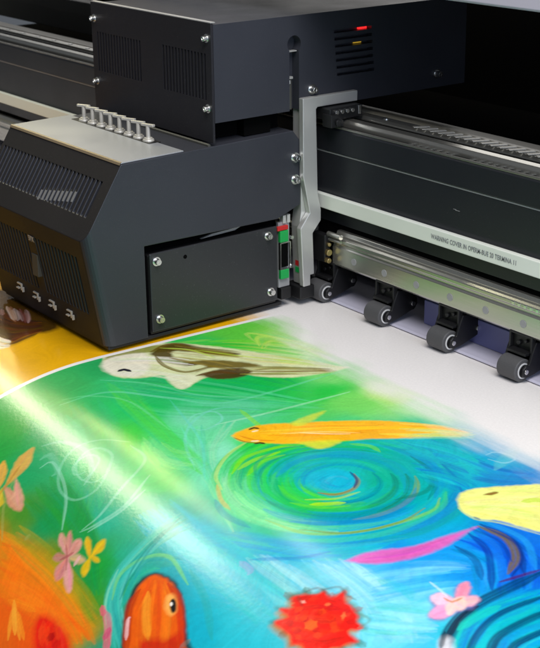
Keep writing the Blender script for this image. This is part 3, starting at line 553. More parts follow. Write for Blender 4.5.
5.5,0.75,0.4,0.3,1,[399.2,-242.5,439.3,-240.2,475.1,-266.2]],["s",[110,95,40],6.6,0.9,0.25,0.3,1,[402.0,-252.0,428.1,-249.3,452.1,-262.8,466.3,-286.4]],["s",[10,
50,130],2.0,0.8,0.3,0.3,1,[408.1,-249.4,436.7,-248.5,458.9,-263.6,470.1,-286.2]],["s",[10,60,150],2.2,0.7,0.3,0.3,1,[400.4,-259.2,430.1,-256.8,456.3,-271.5]],["f",
[[0,175,190],[0,150,205],[20,185,190],[0,130,210],[0,190,180]],6.6,0.7,0.4,70,14,0.3,[510.0,-389.9,485.4,-338.7,493.5,-260.9],[556.8,-352.0,555.5,-345.7,558.3,-334.4]],
["s",[0,60,95],9.9,0.9,0.25,0.3,1,[511.9,-398.3,490.8,-369.1,481.2,-332.4,480.1,-262.1]],["s",[0,60,95],5.0,0.9,0.25,0.3,1,[525.7,-388.8,508.4,-363.9,499.7,-329.7,
503.7,-283.0]],["s",[0,60,95],6.6,0.9,0.25,0.3,1,[535.3,-380.0,519.3,-355.9,516.7,-335.7,518.2,-294.1]],["s",[0,60,95],5.5,0.9,0.25,0.3,1,[545.2,-373.5,532.1,-352.0,
531.6,-336.1,534.7,-309.7]],["s",[0,60,95],4.4,0.9,0.25,0.3,1,[551.4,-357.5,546.0,-340.1,546.9,-321.4]],["s",[10,25,50],4.4,0.9,0.2,0.3,1,[494.8,-376.8,484.6,-353.4,
482.9,-334.2]],["s",[70,20,90],2.8,0.8,0.3,0.3,1,[470.5,-299.1,476.9,-263.9]],["s",[20,200,180],7.7,0.7,0.4,0.3,1,[493.1,-363.8,491.7,-346.0,492.7,-322.4]],["s",
[0,190,200],5.5,0.7,0.4,0.3,1,[524.7,-376.6,513.2,-359.2,506.4,-336.7]],["p",[225,225,230],0.8,3,[491.8,-379.6,491.8,-373.9,498.5,-374.8,506.4,-382.6,500.4,-388.0]],
["s",[10,20,40],2.8,0.8,0.3,0.3,1,[488.3,-371.5,498.1,-384.8]],["p",[215,95,180],0.95,2,[374.8,-364.9,379.0,-343.7,393.2,-315.8,397.3,-288.4,402.2,-254.4,403.8,-262.6,
409.4,-300.1,404.8,-331.7,392.2,-353.3]],["f",[[230,110,190],[200,80,170]],3.3,0.7,0.4,10,14,0.3,[376.5,-361.5,393.9,-326.8,402.1,-282.4],[384.9,-358.8,405.1,-326.9,
407.4,-292.9]],["f",[[190,225,70],[120,215,100],[200,230,110]],4.4,0.5,0.4,14,14,0.3,[-26.3,-150.4,-65.4,-141.6,30.2,-94.0],[3.3,-159.5,3.8,-126.8,99.9,-125.8]],
["p",[218,222,170],0.95,2,[-87.8,-300.1,-102.7,-282.8,-96.1,-256.2,-80.3,-222.5,-46.6,-194.4,-17.5,-176.4,22.0,-154.1,73.1,-129.6,90.6,-120.5,78.9,-173.0,55.3,-202.5,
30.1,-217.3,22.0,-248.2,31.3,-277.1,23.1,-283.4,-7.8,-277.3,-18.3,-298.8,-34.3,-314.6,-59.9,-313.1]],["p",[232,226,205],0.9,3,[-70.7,-313.7,-80.0,-303.6,-96.5,-284.1,
-88.3,-264.8,-69.5,-259.4,-38.9,-273.9,-22.7,-296.0,-35.2,-311.7,-53.1,-317.2]],["p",[225,228,190],0.9,2,[-5.6,-278.7,1.0,-258.0,15.6,-252.2,29.6,-271.3,30.9,-281.6,
19.8,-283.5]],["p",[125,130,25],0.85,2,[-82.3,-302.2,-96.5,-284.1,-93.7,-257.7,-78.7,-229.8,-60.7,-216.6,-61.8,-240.8,-75.8,-262.8,-82.9,-285.1]],["p",[78,62,8],
0.95,2.2,[-66.9,-256.1,-77.2,-237.1,-75.0,-215.9,-45.1,-201.8,-8.4,-183.1,-20.0,-206.6,-45.5,-220.5,-57.3,-235.1,-34.7,-242.6,-11.6,-231.2,-16.6,-246.1,-42.7,-257.0]],
["p",[105,88,16],0.95,2.4,[-25.0,-239.3,-14.2,-217.0,9.5,-196.1,32.2,-185.1,22.6,-205.6,4.9,-227.8,3.5,-246.4,-3.3,-229.5]],["p",[72,48,6],0.95,2.2,[12.5,-247.7,
11.8,-227.7,22.6,-205.6,38.7,-202.5,42.5,-222.6,30.3,-241.9]],["f",[[150,140,60],[210,205,140],[90,70,10],[190,200,70]],3.3,0.7,0.4,14,14,0.3,[-75.4,-225.7,-39.5,
-199.3,-1.9,-175.0],[-43.1,-253.1,-11.6,-231.2,31.1,-211.9]],["f",[[110,95,35],[150,150,60],[80,70,20],[190,190,90]],2.8,0.8,0.4,14,14,0.3,[18.3,-202.5,49.9,-162.9,
90.8,-124.6],[39.6,-218.0,68.6,-177.5,93.7,-133.6]],["f",[[225,228,150],[190,215,90]],3.3,0.7,0.4,10,14,0.3,[-12.9,-179.8,30.6,-147.8,81.5,-123.4],[5.1,-192.9,45.7,
-159.6,85.6,-126.8]],["f",[[232,230,205],[200,215,150],[240,236,220]],4.4,0.5,0.4,16,14,0.3,[-83.2,-294.5,-62.1,-259.2,-20.6,-225.0],[-42.9,-312.8,-16.5,-288.2,28.5,
-264.6]],["s",[100,80,15],5.0,0.9,0.3,0.3,1,[-71.6,-253.1,-76.5,-222.4,-35.7,-208.3,-5.1,-188.0]],["s",[110,95,15],4.4,0.9,0.3,0.3,1,[-58.9,-255.1,-29.3,-262.0,-3.4,
-255.0,0.5,-233.3]],["s",[130,110,30],4.4,0.85,0.3,0.3,1,[-44.5,-246.0,-22.5,-236.1,-0.8,-226.3,23.7,-212.7]],["s",[90,60,10],4.4,0.9,0.3,0.3,1,[12.2,-252.3,15.5,
-231.5,34.1,-216.5]],["s",[210,205,150],4.4,0.8,0.3,0.3,1,[0.6,-189.7,23.6,-178.6,35.0,-164.2]],["s",[110,95,35],3.3,0.85,0.4,0.7,1,[34.3,-208.0,47.8,-174.1,81.4,
-136.4]],["s",[150,150,50],2.2,0.8,0.4,0.7,1,[49.1,-197.8,66.6,-163.3,87.4,-141.4]],["s",[190,215,60],2.8,0.7,0.3,0.3,1,[-47.0,-213.2,-3.8,-186.4,47.8,-148.3]],["s",
[190,215,80],2.8,0.7,0.3,0.3,1,[-74.7,-238.7,-50.2,-217.3,-15.5,-209.8]],["s",[25,25,40],4.6,1,0.2,0,1,[-46.6,-307.1,-47.4,-299.6,-38.4,-296.8]],["p",[250,178,15],
0.97,1.8,[148.4,-306.2,144.3,-294.3,146.3,-270.9,164.5,-241.0,184.0,-209.5,209.7,-177.1,237.3,-153.0,258.9,-139.9,275.5,-136.2,267.2,-156.7,250.8,-184.1,230.2,-213.4,
212.8,-245.3,193.9,-275.6,176.9,-293.8,161.4,-306.7]],["p",[200,215,60],0.8,2,[159.4,-250.9,157.0,-229.1,158.6,-205.2,168.0,-229.6,171.4,-246.4]],["p",[215,215,50],
0.85,2,[194.0,-268.9,217.3,-262.6,220.2,-249.1,215.2,-235.6]],["f",[[245,150,5],[252,185,20],[254,200,40],[240,135,0]],3.3,0.7,0.4,22,14,0.3,[152.2,-277.5,179.3,
-229.4,217.5,-178.0],[168.6,-287.6,197.6,-244.3,230.3,-189.5]],["s",[210,120,10],2.2,0.7,0.3,0.3,1,[152.9,-300.5,168.0,-295.0,180.8,-282.3]],["s",[252,215,110],2.6,
0.8,0.3,0.5,1,[171.9,-269.8,191.0,-238.9,215.1,-212.1]],["s",[255,235,170],1.4,0.8,0.3,0.3,1,[181.5,-254.4,199.9,-234.6,211.1,-220.5]],["s",[252,205,15],6.6,0.85,
0.5,0.5,1,[201.3,-212.2,229.6,-176.7,265.2,-142.3]],["s",[235,225,70],4.4,0.7,0.5,0.6,1,[227.9,-199.4,251.7,-172.8,277.0,-147.7]],["f",[[250,215,60],[225,225,110],
[150,215,160]],3.3,0.6,0.4,16,14,0.3,[221.5,-169.4,247.4,-143.8,283.4,-122.7],[246.8,-192.5,267.4,-163.1,289.6,-135.3]],["s",[70,50,20],2.4,1,0.2,0,1,[147.7,-286.6,
147.0,-280.5,151.6,-278.2]],["s",[245,225,180],1.8,1,0.2,0,1,[152.8,-287.0,153.6,-280.9]],["s",[70,50,20],2.4,1,0.2,0,1,[174.1,-300.6,175.8,-295.2,180.2,-293.0]],
["s",[245,225,180],1.8,1,0.2,0,1,[168.3,-299.6,171.9,-293.4]],["s",[150,90,20],1.3,0.8,0.3,0.3,1,[153.0,-307.2,165.8,-304.4,173.5,-298.0]],["p",[232,232,130],1,1.6,
[359.7,-233.1,354.0,-220.6,358.7,-203.3,370.5,-182.7,385.9,-157.3,393.6,-147.6,456.3,-218.7,442.9,-220.6,423.4,-227.5,407.0,-232.7,395.0,-242.7,382.3,-245.5,370.5,
-241.5]],["f",[[240,240,160],[215,228,110],[235,235,140],[225,235,120]],5.5,0.6,0.4,26,14,0.3,[359.8,-227.5,370.3,-194.3,390.8,-162.7],[379.8,-240.7,402.5,-227.9,
436.5,-213.5]],["s",[190,220,60],6.6,0.8,0.4,0.3,1,[395.9,-195.7,400.1,-184.9,409.9,-178.0]],["p",[130,90,20],0.95,1,[368.4,-211.0,368.4,-204.0,372.4,-198.8,373.1,
-206.5]],["s",[190,215,140],2.0,0.7,0.3,0.3,1,[371.2,-243.4,392.6,-245.7,409.3,-235.1,445.0,-223.0]],["s",[20,60,120],1.7,0.8,0.3,0.3,1,[389.7,-244.0,396.1,-243.8]],
["f",[[60,185,165],[40,165,150],[90,200,180],[20,150,140]],4.4,0.7,0.4,40,14,0.3,[287.5,-531.0,238.9,-499.8,224.0,-455.5,221.2,-407.1],[300.4,-523.5,250.4,-493.0,
239.4,-445.6,248.2,-410.9]],["f",[[20,150,150],[60,180,150]],4.4,0.6,0.4,14,14,0.3,[263.6,-496.1,241.3,-457.3,275.8,-441.0],[265.2,-505.8,251.8,-475.0,277.7,-452.5]],
["s",[110,200,110],2.8,0.7,0.3,0.3,1,[250.6,-503.8,235.8,-484.8,240.3,-461.7,259.3,-449.4,296.7,-458.4]],["s",[130,210,170],2.0,0.6,0.3,0.3,1,[276.7,-529.5,245.6,
-506.7,229.7,-482.6]],["s",[0,130,130],1.8,0.7,0.3,0.3,1,[248.3,-483.0,236.6,-453.9,226.4,-415.9]],["s",[0,130,120],1.5,0.7,0.3,0.3,1,[257.1,-499.9,238.9,-471.1,
228.1,-432.5]],["s",[30,160,150],5.5,0.5,0.4,0.3,1,[285.0,-447.7,321.4,-459.9,357.1,-480.6]],["p",[30,25,20],0.9,1.6,[303.9,-534.8,282.3,-516.3,268.5,-501.8,259.2,
-487.7,256.9,-476.6,260.9,-467.0,273.4,-462.7,290.3,-463.8,308.0,-470.9,323.7,-480.7,340.1,-491.4,358.5,-501.8]],["p",[222,88,4],1,1.6,[307.1,-533.0,286.2,-516.0,
272.5,-501.5,263.3,-487.5,260.1,-475.8,263.1,-468.6,275.3,-465.1,292.2,-467.2,307.4,-473.5,323.0,-483.3,336.4,-493.7,354.2,-504.5]],["f",[[235,105,6],[215,75,3],
[242,130,12],[200,60,0]],5.5,0.5,0.4,30,14,0.3,[264.0,-473.4,282.7,-495.3,319.7,-525.5],[277.1,-467.4,305.6,-481.3,341.0,-512.6]],["s",[245,165,40],6.6,0.6,0.5,0.3,
1,[272.7,-481.7,289.8,-496.4,310.3,-509.7]],["s",[165,38,4],6.6,0.8,0.6,0.3,1,[264.8,-484.3,270.0,-498.7,286.3,-513.9,303.8,-528.2]],["s",[175,35,4],5.5,0.75,0.6,
0.3,1,[281.1,-467.3,302.7,-472.0,324.6,-485.5,346.4,-502.5]],["s",[210,50,5],4.4,0.8,0.4,0.3,1,[300.5,-473.4,319.3,-483.5,340.8,-499.1]],["p",[190,25,5],0.85,3,[305.5,
-514.5,312.6,-507.3,323.2,-501.9,328.4,-492.5,340.8,-499.1,350.5,-506.8,319.7,-525.5]],["s",[235,190,190],2.8,0.8,0.3,0.3,1,[293.0,-520.0,279.5,-507.8,279.6,-505.7]],
["p",[240,170,80],0.9,2,[305.3,-476.0,309.1,-479.6,310.6,-483.0,309.5,-485.3,306.2,-485.8,301.3,-484.5,296.3,-481.6,292.5,-477.9,290.8,-474.4,291.8,-472.1,295.3,
-471.6,300.2,-473.0,305.3,-476.0]],["p",[25,20,20],1,0.9,[305.6,-476.8,308.1,-479.2,309.2,-481.3,308.7,-482.6,306.7,-482.8,303.7,-481.9,300.6,-480.0,298.1,-477.7,
296.9,-475.6,297.4,-474.2,299.5,-474.0,302.5,-474.9,305.6,-476.8]],["s",[240,235,225],1.4,1,0.2,0,1,[299.2,-477.5,302.0,-479.1]],["s",[120,110,100],3.3,0.7,0.4,0.3,
1,[340.0,-499.5,341.5,-490.5]],["p",[60,90,60],0.75,2.5,[436.0,-403.3,444.8,-405.6,438.8,-414.2,452.7,-417.5,447.7,-423.9,446.1,-429.5,442.0,-434.3,437.9,-438.8,
431.2,-441.0,430.2,-452.2,419.4,-445.5,412.8,-450.7,406.2,-446.7,399.4,-445.9,391.1,-445.6,382.4,-443.9,386.7,-434.1,374.8,-432.1,382.9,-424.5,373.5,-418.8,375.0,
-412.3,380.6,-407.2,387.3,-403.9,388.4,-396.1,399.0,-398.8,400.5,-385.2,410.9,-393.2,418.1,-393.6,425.0,-395.8,431.8,-398.1]],["p",[190,120,20],0.7,3,[434.8,-409.5,
442.7,-411.5,437.1,-419.2,449.8,-422.1,445.2,-427.9,443.7,-433.0,439.9,-437.4,436.1,-441.4,430.0,-443.4,429.1,-453.6,419.3,-447.5,413.2,-452.3,407.3,-448.6,401.1,
-447.9,393.7,-447.7,385.7,-446.1,389.7,-437.3,379.0,-435.5,386.4,-428.7,378.0,-423.6,379.5,-417.7,384.6,-413.2,390.7,-410.2,391.8,-403.3,401.3,-405.6,403.0,-393.5,
412.2,-400.6,418.7,-400.9,424.9,-402.8,431.1,-404.8]],["s",[60,110,80],5.5,0.55,0.6,0.3,1,[447.4,-418.0,457.3,-417.4]],["s",[60,110,80],5.5,0.55,0.6,0.3,1,[441.7,
-428.5,450.1,-430.9]],["s",[120,70,30],5.5,0.55,0.6,0.3,1,[434.6,-436.5,441.0,-441.1]],["s",[150,40,10],5.5,0.55,0.6,0.3,1,[428.8,-438.4,433.6,-443.5]],["s",[190,
110,20],5.5,0.55,0.6,0.3,1,[418.7,-442.3,420.5,-448.4]],["s",[120,70,30],5.5,0.55,0.6,0.3,1,[401.3,-442.6,398.0,-448.7]],["s",[190,110,20],5.5,0.55,0.6,0.3,1,[390.3,
-432.4,383.6,-435.4]],["s",[120,70,30],5.5,0.55,0.6,0.3,1,[379.0,-419.2,368.5,-418.0]],["s",[60,110,80],5.5,0.55,0.6,0.3,1,[385.1,-409.2,376.2,-405.0]],["s",[150,
40,10],5.5,0.55,0.6,0.3,1,[401.0,-402.0,396.8,-395.7]],["s",[190,110,20],5.5,0.55,0.6,0.3,1,[411.3,-397.2,410.0,-389.5]],["s",[150,40,10],5.5,0.55,0.6,0.3,1,[423.4,
-399.4,425.9,-392.7]],["p",[232,15,5],1,1.8,[434.0,-405.0,442.0,-407.0,436.5,-414.9,449.2,-417.8,444.6,-423.7,443.2,-428.8,439.4,-433.2,435.7,-437.3,429.6,-439.3,
428.8,-449.5,418.9,-443.4,412.9,-448.2,406.9,-444.4,400.7,-443.7,393.2,-443.4,385.2,-441.8,389.1,-433.0,378.4,-431.1,385.7,-424.3,377.2,-419.1,378.6,-413.1,383.6,
-408.5,389.8,-405.5,390.7,-398.5,400.4,-401.0,401.9,-388.7,411.1,-395.9,417.7,-396.2,423.9,-398.2,430.2,-400.3]],["f",[[215,5,0],[245,30,10],[185,0,5],[250,55,20]],
4.4,0.7,0.4,26,14,0.3,[378.6,-419.7,390.4,-402.5,414.4,-394.1],[409.4,-445.2,433.4,-439.1,444.8,-418.9]],["s",[232,68,17],5.5,0.7,0.4,0.3,1,[397.8,-427.7,394.6,-428.8]],
["s",[203,8,0],5.5,0.7,0.4,0.3,1,[407.8,-416.5,404.7,-413.3]],["s",[215,4,0],5.5,0.7,0.4,0.3,1,[432.7,-432.5,436.5,-434.0]],["s",[228,57,30],5.5,0.7,0.4,0.3,1,[420.6,
-407.5,423.7,-402.3]],["s",[229,56,15],5.5,0.7,0.4,0.3,1,[420.7,-429.4,423.8,-432.7]],["s",[251,48,25],5.5,0.7,0.4,0.3,1,[403.9,-417.7,400.0,-416.4]],["s",[248,34,
12],5.5,0.7,0.4,0.3,1,[411.7,-415.9,411.6,-411.6]],["s",[186,0,5],5.5,0.7,0.4,0.3,1,[417.2,-415.4,418.9,-412.1]],["s",[228,70,10],5.5,0.7,0.4,0.3,1,[408.0,-415.7,
404.5,-411.5]],["s",[245,25,2],5.5,0.7,0.4,0.3,1,[416.1,-435.3,415.8,-439.4]],["s",[220,0,2],5.5,0.7,0.4,0.3,1,[421.8,-419.6,427.7,-418.6]],["s",[238,58,9],5.5,0.7,
0.4,0.3,1,[415.1,-416.0,417.7,-411.7]],["s",[226,1,0],5.5,0.7,0.4,0.3,1,[414.8,-415.9,415.9,-411.6]],["s",[255,25,8],5.5,0.7,0.4,0.3,1,[414.9,-410.2,415.1,-406.7]],
["s",[194,0,0],5.5,0.7,0.4,0.3,1,[428.4,-409.4,433.4,-405.4]],["s",[218,0,0],5.5,0.7,0.4,0.3,1,[399.4,-436.2,397.4,-438.9]],["s",[229,67,16],5.5,0.7,0.4,0.3,1,[424.1,
-419.8,430.2,-418.8]],["s",[248,54,31],5.5,0.7,0.4,0.3,1,[405.8,-422.6,401.1,-423.2]],["s",[249,36,5],5.5,0.7,0.4,0.3,1,[392.4,-410.1,388.8,-408.2]],["s",[236,63,
25],5.5,0.7,0.4,0.3,1,[419.7,-429.3,422.7,-432.8]],["s",[201,10,5],5.5,0.7,0.4,0.3,1,[409.2,-411.3,407.5,-406.1]],["s",[184,0,9],5.5,0.7,0.4,0.3,1,[404.9,-425.6,
399.2,-428.6]],["s",[185,1,13],5.5,0.7,0.4,0.3,1,[407.8,-435.0,404.9,-439.8]],["s",[208,4,3],5.5,0.7,0.4,0.3,1,[427.0,-437.3,430.0,-440.4]],["s",[205,11,0],5.5,0.7,
0.4,0.3,1,[426.0,-415.9,429.5,-414.2]],["s",[252,23,19],5.5,0.7,0.4,0.3,1,[400.2,-426.4,395.7,-427.9]],["s",[254,31,21],5.5,0.7,0.4,0.3,1,[422.9,-413.9,426.0,-411.5]],
["s",[250,67,18],5.5,0.7,0.4,0.3,1,[402.0,-425.6,397.8,-427.0]],["s",[191,10,16],5.5,0.7,0.4,0.3,1,[405.9,-407.4,404.6,-404.1]],["s",[245,39,10],5.5,0.7,0.4,0.3,
1,[399.9,-422.2,394.4,-423.9]],["s",[214,0,4],5.5,0.7,0.4,0.3,1,[419.0,-438.5,419.9,-442.2]],["s",[239,57,15],5.5,0.7,0.4,0.3,1,[411.0,-438.9,411.1,-442.4]],["s",
[253,41,3],5.5,0.7,0.4,0.3,1,[422.8,-412.1,425.5,-409.4]],["s",[233,59,8],5.5,0.7,0.4,0.3,1,[420.7,-418.1,424.9,-416.2]],["s",[192,0,8],5.5,0.7,0.4,0.3,1,[397.9,
-434.2,393.4,-437.7]],["s",[234,64,22],5.5,0.7,0.4,0.3,1,[392.7,-423.0,387.9,-422.5]],["s",[203,0,0],5.5,0.7,0.4,0.3,1,[407.4,-417.8,403.0,-414.7]],["s",[192,4,15],
5.5,0.7,0.4,0.3,1,[418.7,-403.7,420.8,-400.0]],["s",[224,0,6],5.5,0.7,0.4,0.3,1,[390.6,-418.0,384.8,-417.9]],["s",[199,0,4],5.5,0.7,0.4,0.3,1,[415.7,-426.4,417.5,
-430.4]],["s",[250,110,30],8.8,0.8,0.4,0.3,1,[409.1,-431.6,410.6,-423.3]],["s",[255,120,60],6.6,0.8,0.4,0.3,1,[421.1,-407.6,422.8,-406.2]],["s",[255,200,180],3.3,
0.7,0.4,0.3,1,[387.2,-417.1,386.7,-414.8]],["s",[255,120,60],2.2,0.8,0.4,0.3,1,[402.5,-407.8,404.6,-404.8]],["s",[90,50,40],1.8,0.45,0.4,0.3,1,[380.4,-407.7,384.1,
-399.2,397.9,-399.2]],["s",[80,60,50],2.0,0.45,0.4,0.3,1,[388.2,-398.7,396.0,-387.9,404.8,-390.6,416.1,-389.8]],["s",[90,130,110],2.2,0.45,0.4,0.3,1,[425.3,-398.8,
439.9,-397.5,439.4,-408.4]],["s",[80,50,40],1.8,0.4,0.4,0.3,1,[379.0,-414.2,389.6,-419.1]],["p",[110,105,170],0.7,2,[476.0,-343.4,465.5,-341.0,454.3,-341.1,451.7,
-348.1,452.4,-352.6,458.2,-355.9,467.6,-356.3,472.9,-350.3]],["s",[91,109,186],1.8,0.5,0.4,0.3,1,[473.1,-345.3,456.8,-352.8]],["s",[95,121,185],1.8,0.5,0.4,0.3,1,
[473.7,-346.3,458.5,-355.1]],["s",[85,116,194],1.8,0.5,0.4,0.3,1,[472.2,-344.2,454.6,-349.9]],["p",[110,105,170],0.7,2,[474.2,-341.7,467.7,-346.7,460.9,-353.9,465.4,
-364.5,468.5,-368.9,473.5,-368.7,479.2,-363.1,477.3,-352.0]],["s",[127,90,177],1.8,0.5,0.4,0.3,1,[475.1,-346.8,473.3,-367.7]],["s",[121,86,159],1.8,0.5,0.4,0.3,1,
[471.9,-344.8,465.4,-363.0]],["s",[91,110,165],1.8,0.5,0.4,0.3,1,[472.0,-344.9,465.7,-363.2]],["p",[110,105,170],0.7,2,[471.4,-344.8,472.3,-337.5,469.1,-328.1,462.2,
-321.2,457.3,-318.9,454.6,-321.9,455.6,-330.0,463.7,-338.3]],["s",[89,98,147],1.8,0.5,0.4,0.3,1,[468.0,-341.3,455.5,-322.7]],["s",[113,117,189],1.8,0.5,0.4,0.3,1,
[468.1,-341.3,455.6,-322.7]],["s",[106,95,175],1.8,0.5,0.4,0.3,1,[468.3,-341.3,456.2,-322.7]],["p",[110,105,170],0.7,2,[470.4,-345.8,477.3,-344.5,483.0,-340.5,480.9,
-332.7,478.0,-328.3,473.0,-326.7,466.5,-328.5,468.4,-337.9]],["s",[86,115,151],1.8,0.5,0.4,0.3,1,[471.2,-343.0,476.0,-329.8]],["s",[110,126,172],1.8,0.5,0.4,0.3,
1,[472.0,-343.7,478.2,-331.6]],["s",[97,107,157],1.8,0.5,0.4,0.3,1,[472.0,-343.7,478.1,-331.5]],["p",[110,105,170],0.7,2,[467.1,-338.6,465.6,-344.3,465.7,-351.5,
472.5,-356.6,476.4,-358.3,479.1,-356.4,479.3,-350.7,473.5,-344.2]],["s",[96,98,182],1.8,0.5,0.4,0.3,1,[469.6,-341.6,477.9,-355.8]],["s",[121,113,148],1.8,0.5,0.4,
0.3,1,[469.5,-341.6,477.6,-355.8]],["s",[88,85,174],1.8,0.5,0.4,0.3,1,[468.0,-341.5,473.9,-355.7]],["p",[110,105,170],0.7,2,[466.0,-343.4,472.8,-348.5,478.7,-350.4,
479.7,-346.1,478.4,-341.9,474.2,-337.1,467.5,-332.5,466.4,-338.0]],["s",[100,120,145],1.8,0.5,0.4,0.3,1,[467.8,-343.1,476.6,-341.9]],["s",[86,86,193],1.8,0.5,0.4,
0.3,1,[468.3,-344.1,478.0,-344.3]],["s",[95,85,194],1.8,0.5,0.4,0.3,1,[468.2,-343.9,477.8,-343.9]],["p",[240,190,210],0.97,1.4,[475.5,-342.5,465.6,-340.7,454.7,-340.7,
451.6,-347.2,451.9,-351.1,457.1,-353.8,466.7,-354.7,471.9,-348.5]],["s",[246,182,196],1.8,0.5,0.4,0.3,1,[472.9,-344.8,457.1,-352.6]],["s",[245,182,204],1.8,0.5,0.4,
0.3,1,[472.5,-344.2,456.0,-351.1]],["s",[255,197,225],1.8,0.5,0.4,0.3,1,[472.9,-344.8,457.1,-352.6]],["p",[235,155,195],0.97,1.4,[473.8,-340.8,468.0,-346.0,463.6,
-354.5,465.5,-363.4,468.0,-367.5,472.3,-366.9,477.8,-361.4,476.1,-350.5]],["s",[239,158,207],1.8,0.5,0.4,0.3,1,[473.0,-344.7,468.8,-363.9]],["s",[214,130,179],1.8,
0.5,0.4,0.3,1,[473.4,-345.0,469.7,-364.5]],["s",[255,154,208],1.8,0.5,0.4,0.3,1,[474.5,-345.7,472.2,-366.0]],["p",[235,145,170],0.97,1.4,[470.9,-343.9,471.1,-336.4,
467.1,-326.7,460.9,-319.5,456.5,-317.1,454.6,-320.2,456.5,-328.5,463.8,-337.1]],["s",[241,141,168],1.8,0.5,0.4,0.3,1,[470.1,-340.2,461.5,-320.9]],["s",[217,127,163],
1.8,0.5,0.4,0.3,1,[467.9,-340.2,455.7,-321.0]],["s",[254,126,157],1.8,0.5,0.4,0.3,1,[468.7,-340.2,457.8,-320.9]],["p",[238,170,185],0.97,1.4,[470.0,-344.9,476.1,
-342.8,480.7,-337.6,479.7,-330.6,477.4,-326.6,473.1,-325.7,469.3,-329.9,468.6,-337.4]],["s",[224,169,160],1.8,0.5,0.4,0.3,1,[470.5,-341.9,475.0,-327.9]],["s",[231,
192,194],1.8,0.5,0.4,0.3,1,[472.3,-343.2,479.4,-331.5]],["s",[236,193,165],1.8,0.5,0.4,0.3,1,[471.6,-342.7,477.7,-330.1]],["p",[245,205,195],0.97,1.4,[466.6,-337.6,
465.9,-343.3,466.8,-350.3,472.6,-355.2,475.9,-356.9,478.0,-354.9,477.2,-349.4,472.3,-343.0]],["s",[255,187,179],1.8,0.5,0.4,0.3,1,[467.6,-340.5,473.6,-354.4]],["s",
[230,183,189],1.8,0.5,0.4,0.3,1,[469.2,-340.5,477.6,-354.4]],["s",[237,195,193],1.8,0.5,0.4,0.3,1,[466.8,-340.5,471.8,-354.3]],["p",[245,200,190],0.97,1.4,[465.6,
-342.5,472.0,-346.6,477.8,-348.0,478.9,-344.0,477.8,-340.3,473.9,-336.3,467.9,-333.1,466.2,-337.7]],["s",[227,186,198],1.8,0.5,0.4,0.3,1,[467.8,-342.9,477.3,-342.4]],
["s",[252,196,214],1.8,0.5,0.4,0.3,1,[468.3,-343.7,478.4,-344.3]],["s",[222,214,185],1.8,0.5,0.4,0.3,1,[466.3,-340.5,473.6,-336.5]],["s",[200,120,70],1.5,0.8,0.3,
0.3,1,[460.0,-344.9,467.3,-344.2,468.5,-335.5]],["s",[190,225,240],1.5,0.7,0.3,0.3,1,[438.6,-338.3,450.9,-340.1,459.6,-341.6]],["p",[205,150,130],0.92,1.4,[176.0,
-500.1,169.1,-494.6,158.4,-489.4,149.2,-487.4,145.1,-487.8,146.9,-491.0,155.0,-496.1,166.3,-498.7]],["s",[205,142,108],1.8,0.5,0.4,0.3,1,[172.3,-497.7,151.0,-487.7]],
["s",[225,149,152],1.8,0.5,0.4,0.3,1,[171.1,-499.0,148.0,-491.1]],["s",[191,126,124],1.8,0.5,0.4,0.3,1,[171.1,-499.0,148.0,-491.2]],["p",[210,140,130],0.92,1.4,[176.0,
-500.1,178.8,-494.6,177.9,-487.8,173.2,-483.2,169.0,-481.7,165.6,-483.9,165.4,-489.6,170.0,-495.4]],["s",[199,116,105],1.8,0.5,0.4,0.3,1,[174.7,-497.5,169.3,-484.3]],
["s",[193,140,124],1.8,0.5,0.4,0.3,1,[176.6,-497.4,174.0,-484.0]],["s",[188,130,109],1.8,0.5,0.4,0.3,1,[175.2,-497.5,170.3,-484.2]],["p",[190,160,120],0.92,1.4,[176.0,
-500.1,183.6,-500.0,191.6,-498.5,193.8,-494.6,193.5,-492.5,189.4,-491.4,182.0,-491.8,178.5,-496.2]],["s",[208,145,94],1.8,0.5,0.4,0.3,1,[178.7,-499.1,191.6,-493.8]],
["s",[189,163,113],1.8,0.5,0.4,0.3,1,[178.6,-499.0,191.3,-493.6]],["s",[201,181,109],1.8,0.5,0.4,0.3,1,[178.8,-499.2,191.7,-493.9]],["p",[205,130,125],0.92,1.4,[174.1,
-498.8,173.4,-505.8,175.1,-514.1,181.4,-519.1,185.4,-520.5,187.9,-517.7,188.2,-510.8,181.0,-504.2]],["s",[185,120,103],1.8,0.5,0.4,0.3,1,[176.7,-501.9,186.0,-517.3]],
["s",[221,120,105],1.8,0.5,0.4,0.3,1,[175.0,-502.1,182.0,-517.9]],["s",[191,108,121],1.8,0.5,0.4,0.3,1,[177.1,-501.8,187.0,-517.2]],["p",[215,150,145],0.92,1.4,[176.0,
-500.1,182.9,-507.9,193.0,-516.6,203.6,-520.4,208.2,-521.0,207.3,-517.5,199.2,-510.5,187.3,-504.4]],["s",[225,126,129],1.8,0.5,0.4,0.3,1,[181.7,-502.7,206.1,-517.1]],
["s",[208,129,140],1.8,0.5,0.4,0.3,1,[181.2,-503.0,205.1,-517.7]],["s",[228,152,165],1.8,0.5,0.4,0.3,1,[181.2,-503.0,204.9,-517.8]],["p",[180,120,110],0.92,1.4,[174.1,
-498.8,168.0,-499.9,161.8,-502.0,161.7,-505.7,162.8,-507.6,166.5,-508.0,172.2,-506.6,173.6,-502.5]],["s",[176,136,118],1.8,0.5,0.4,0.3,1,[172.3,-500.0,164.0,-506.2]],
["s",[191,130,97],1.8,0.5,0.4,0.3,1,[171.6,-499.6,162.0,-505.2]],["s",[173,100,87],1.8,0.5,0.4,0.3,1,[171.9,-499.8,162.8,-505.6]],["p",[200,130,120],0.92,1.4,[174.1,
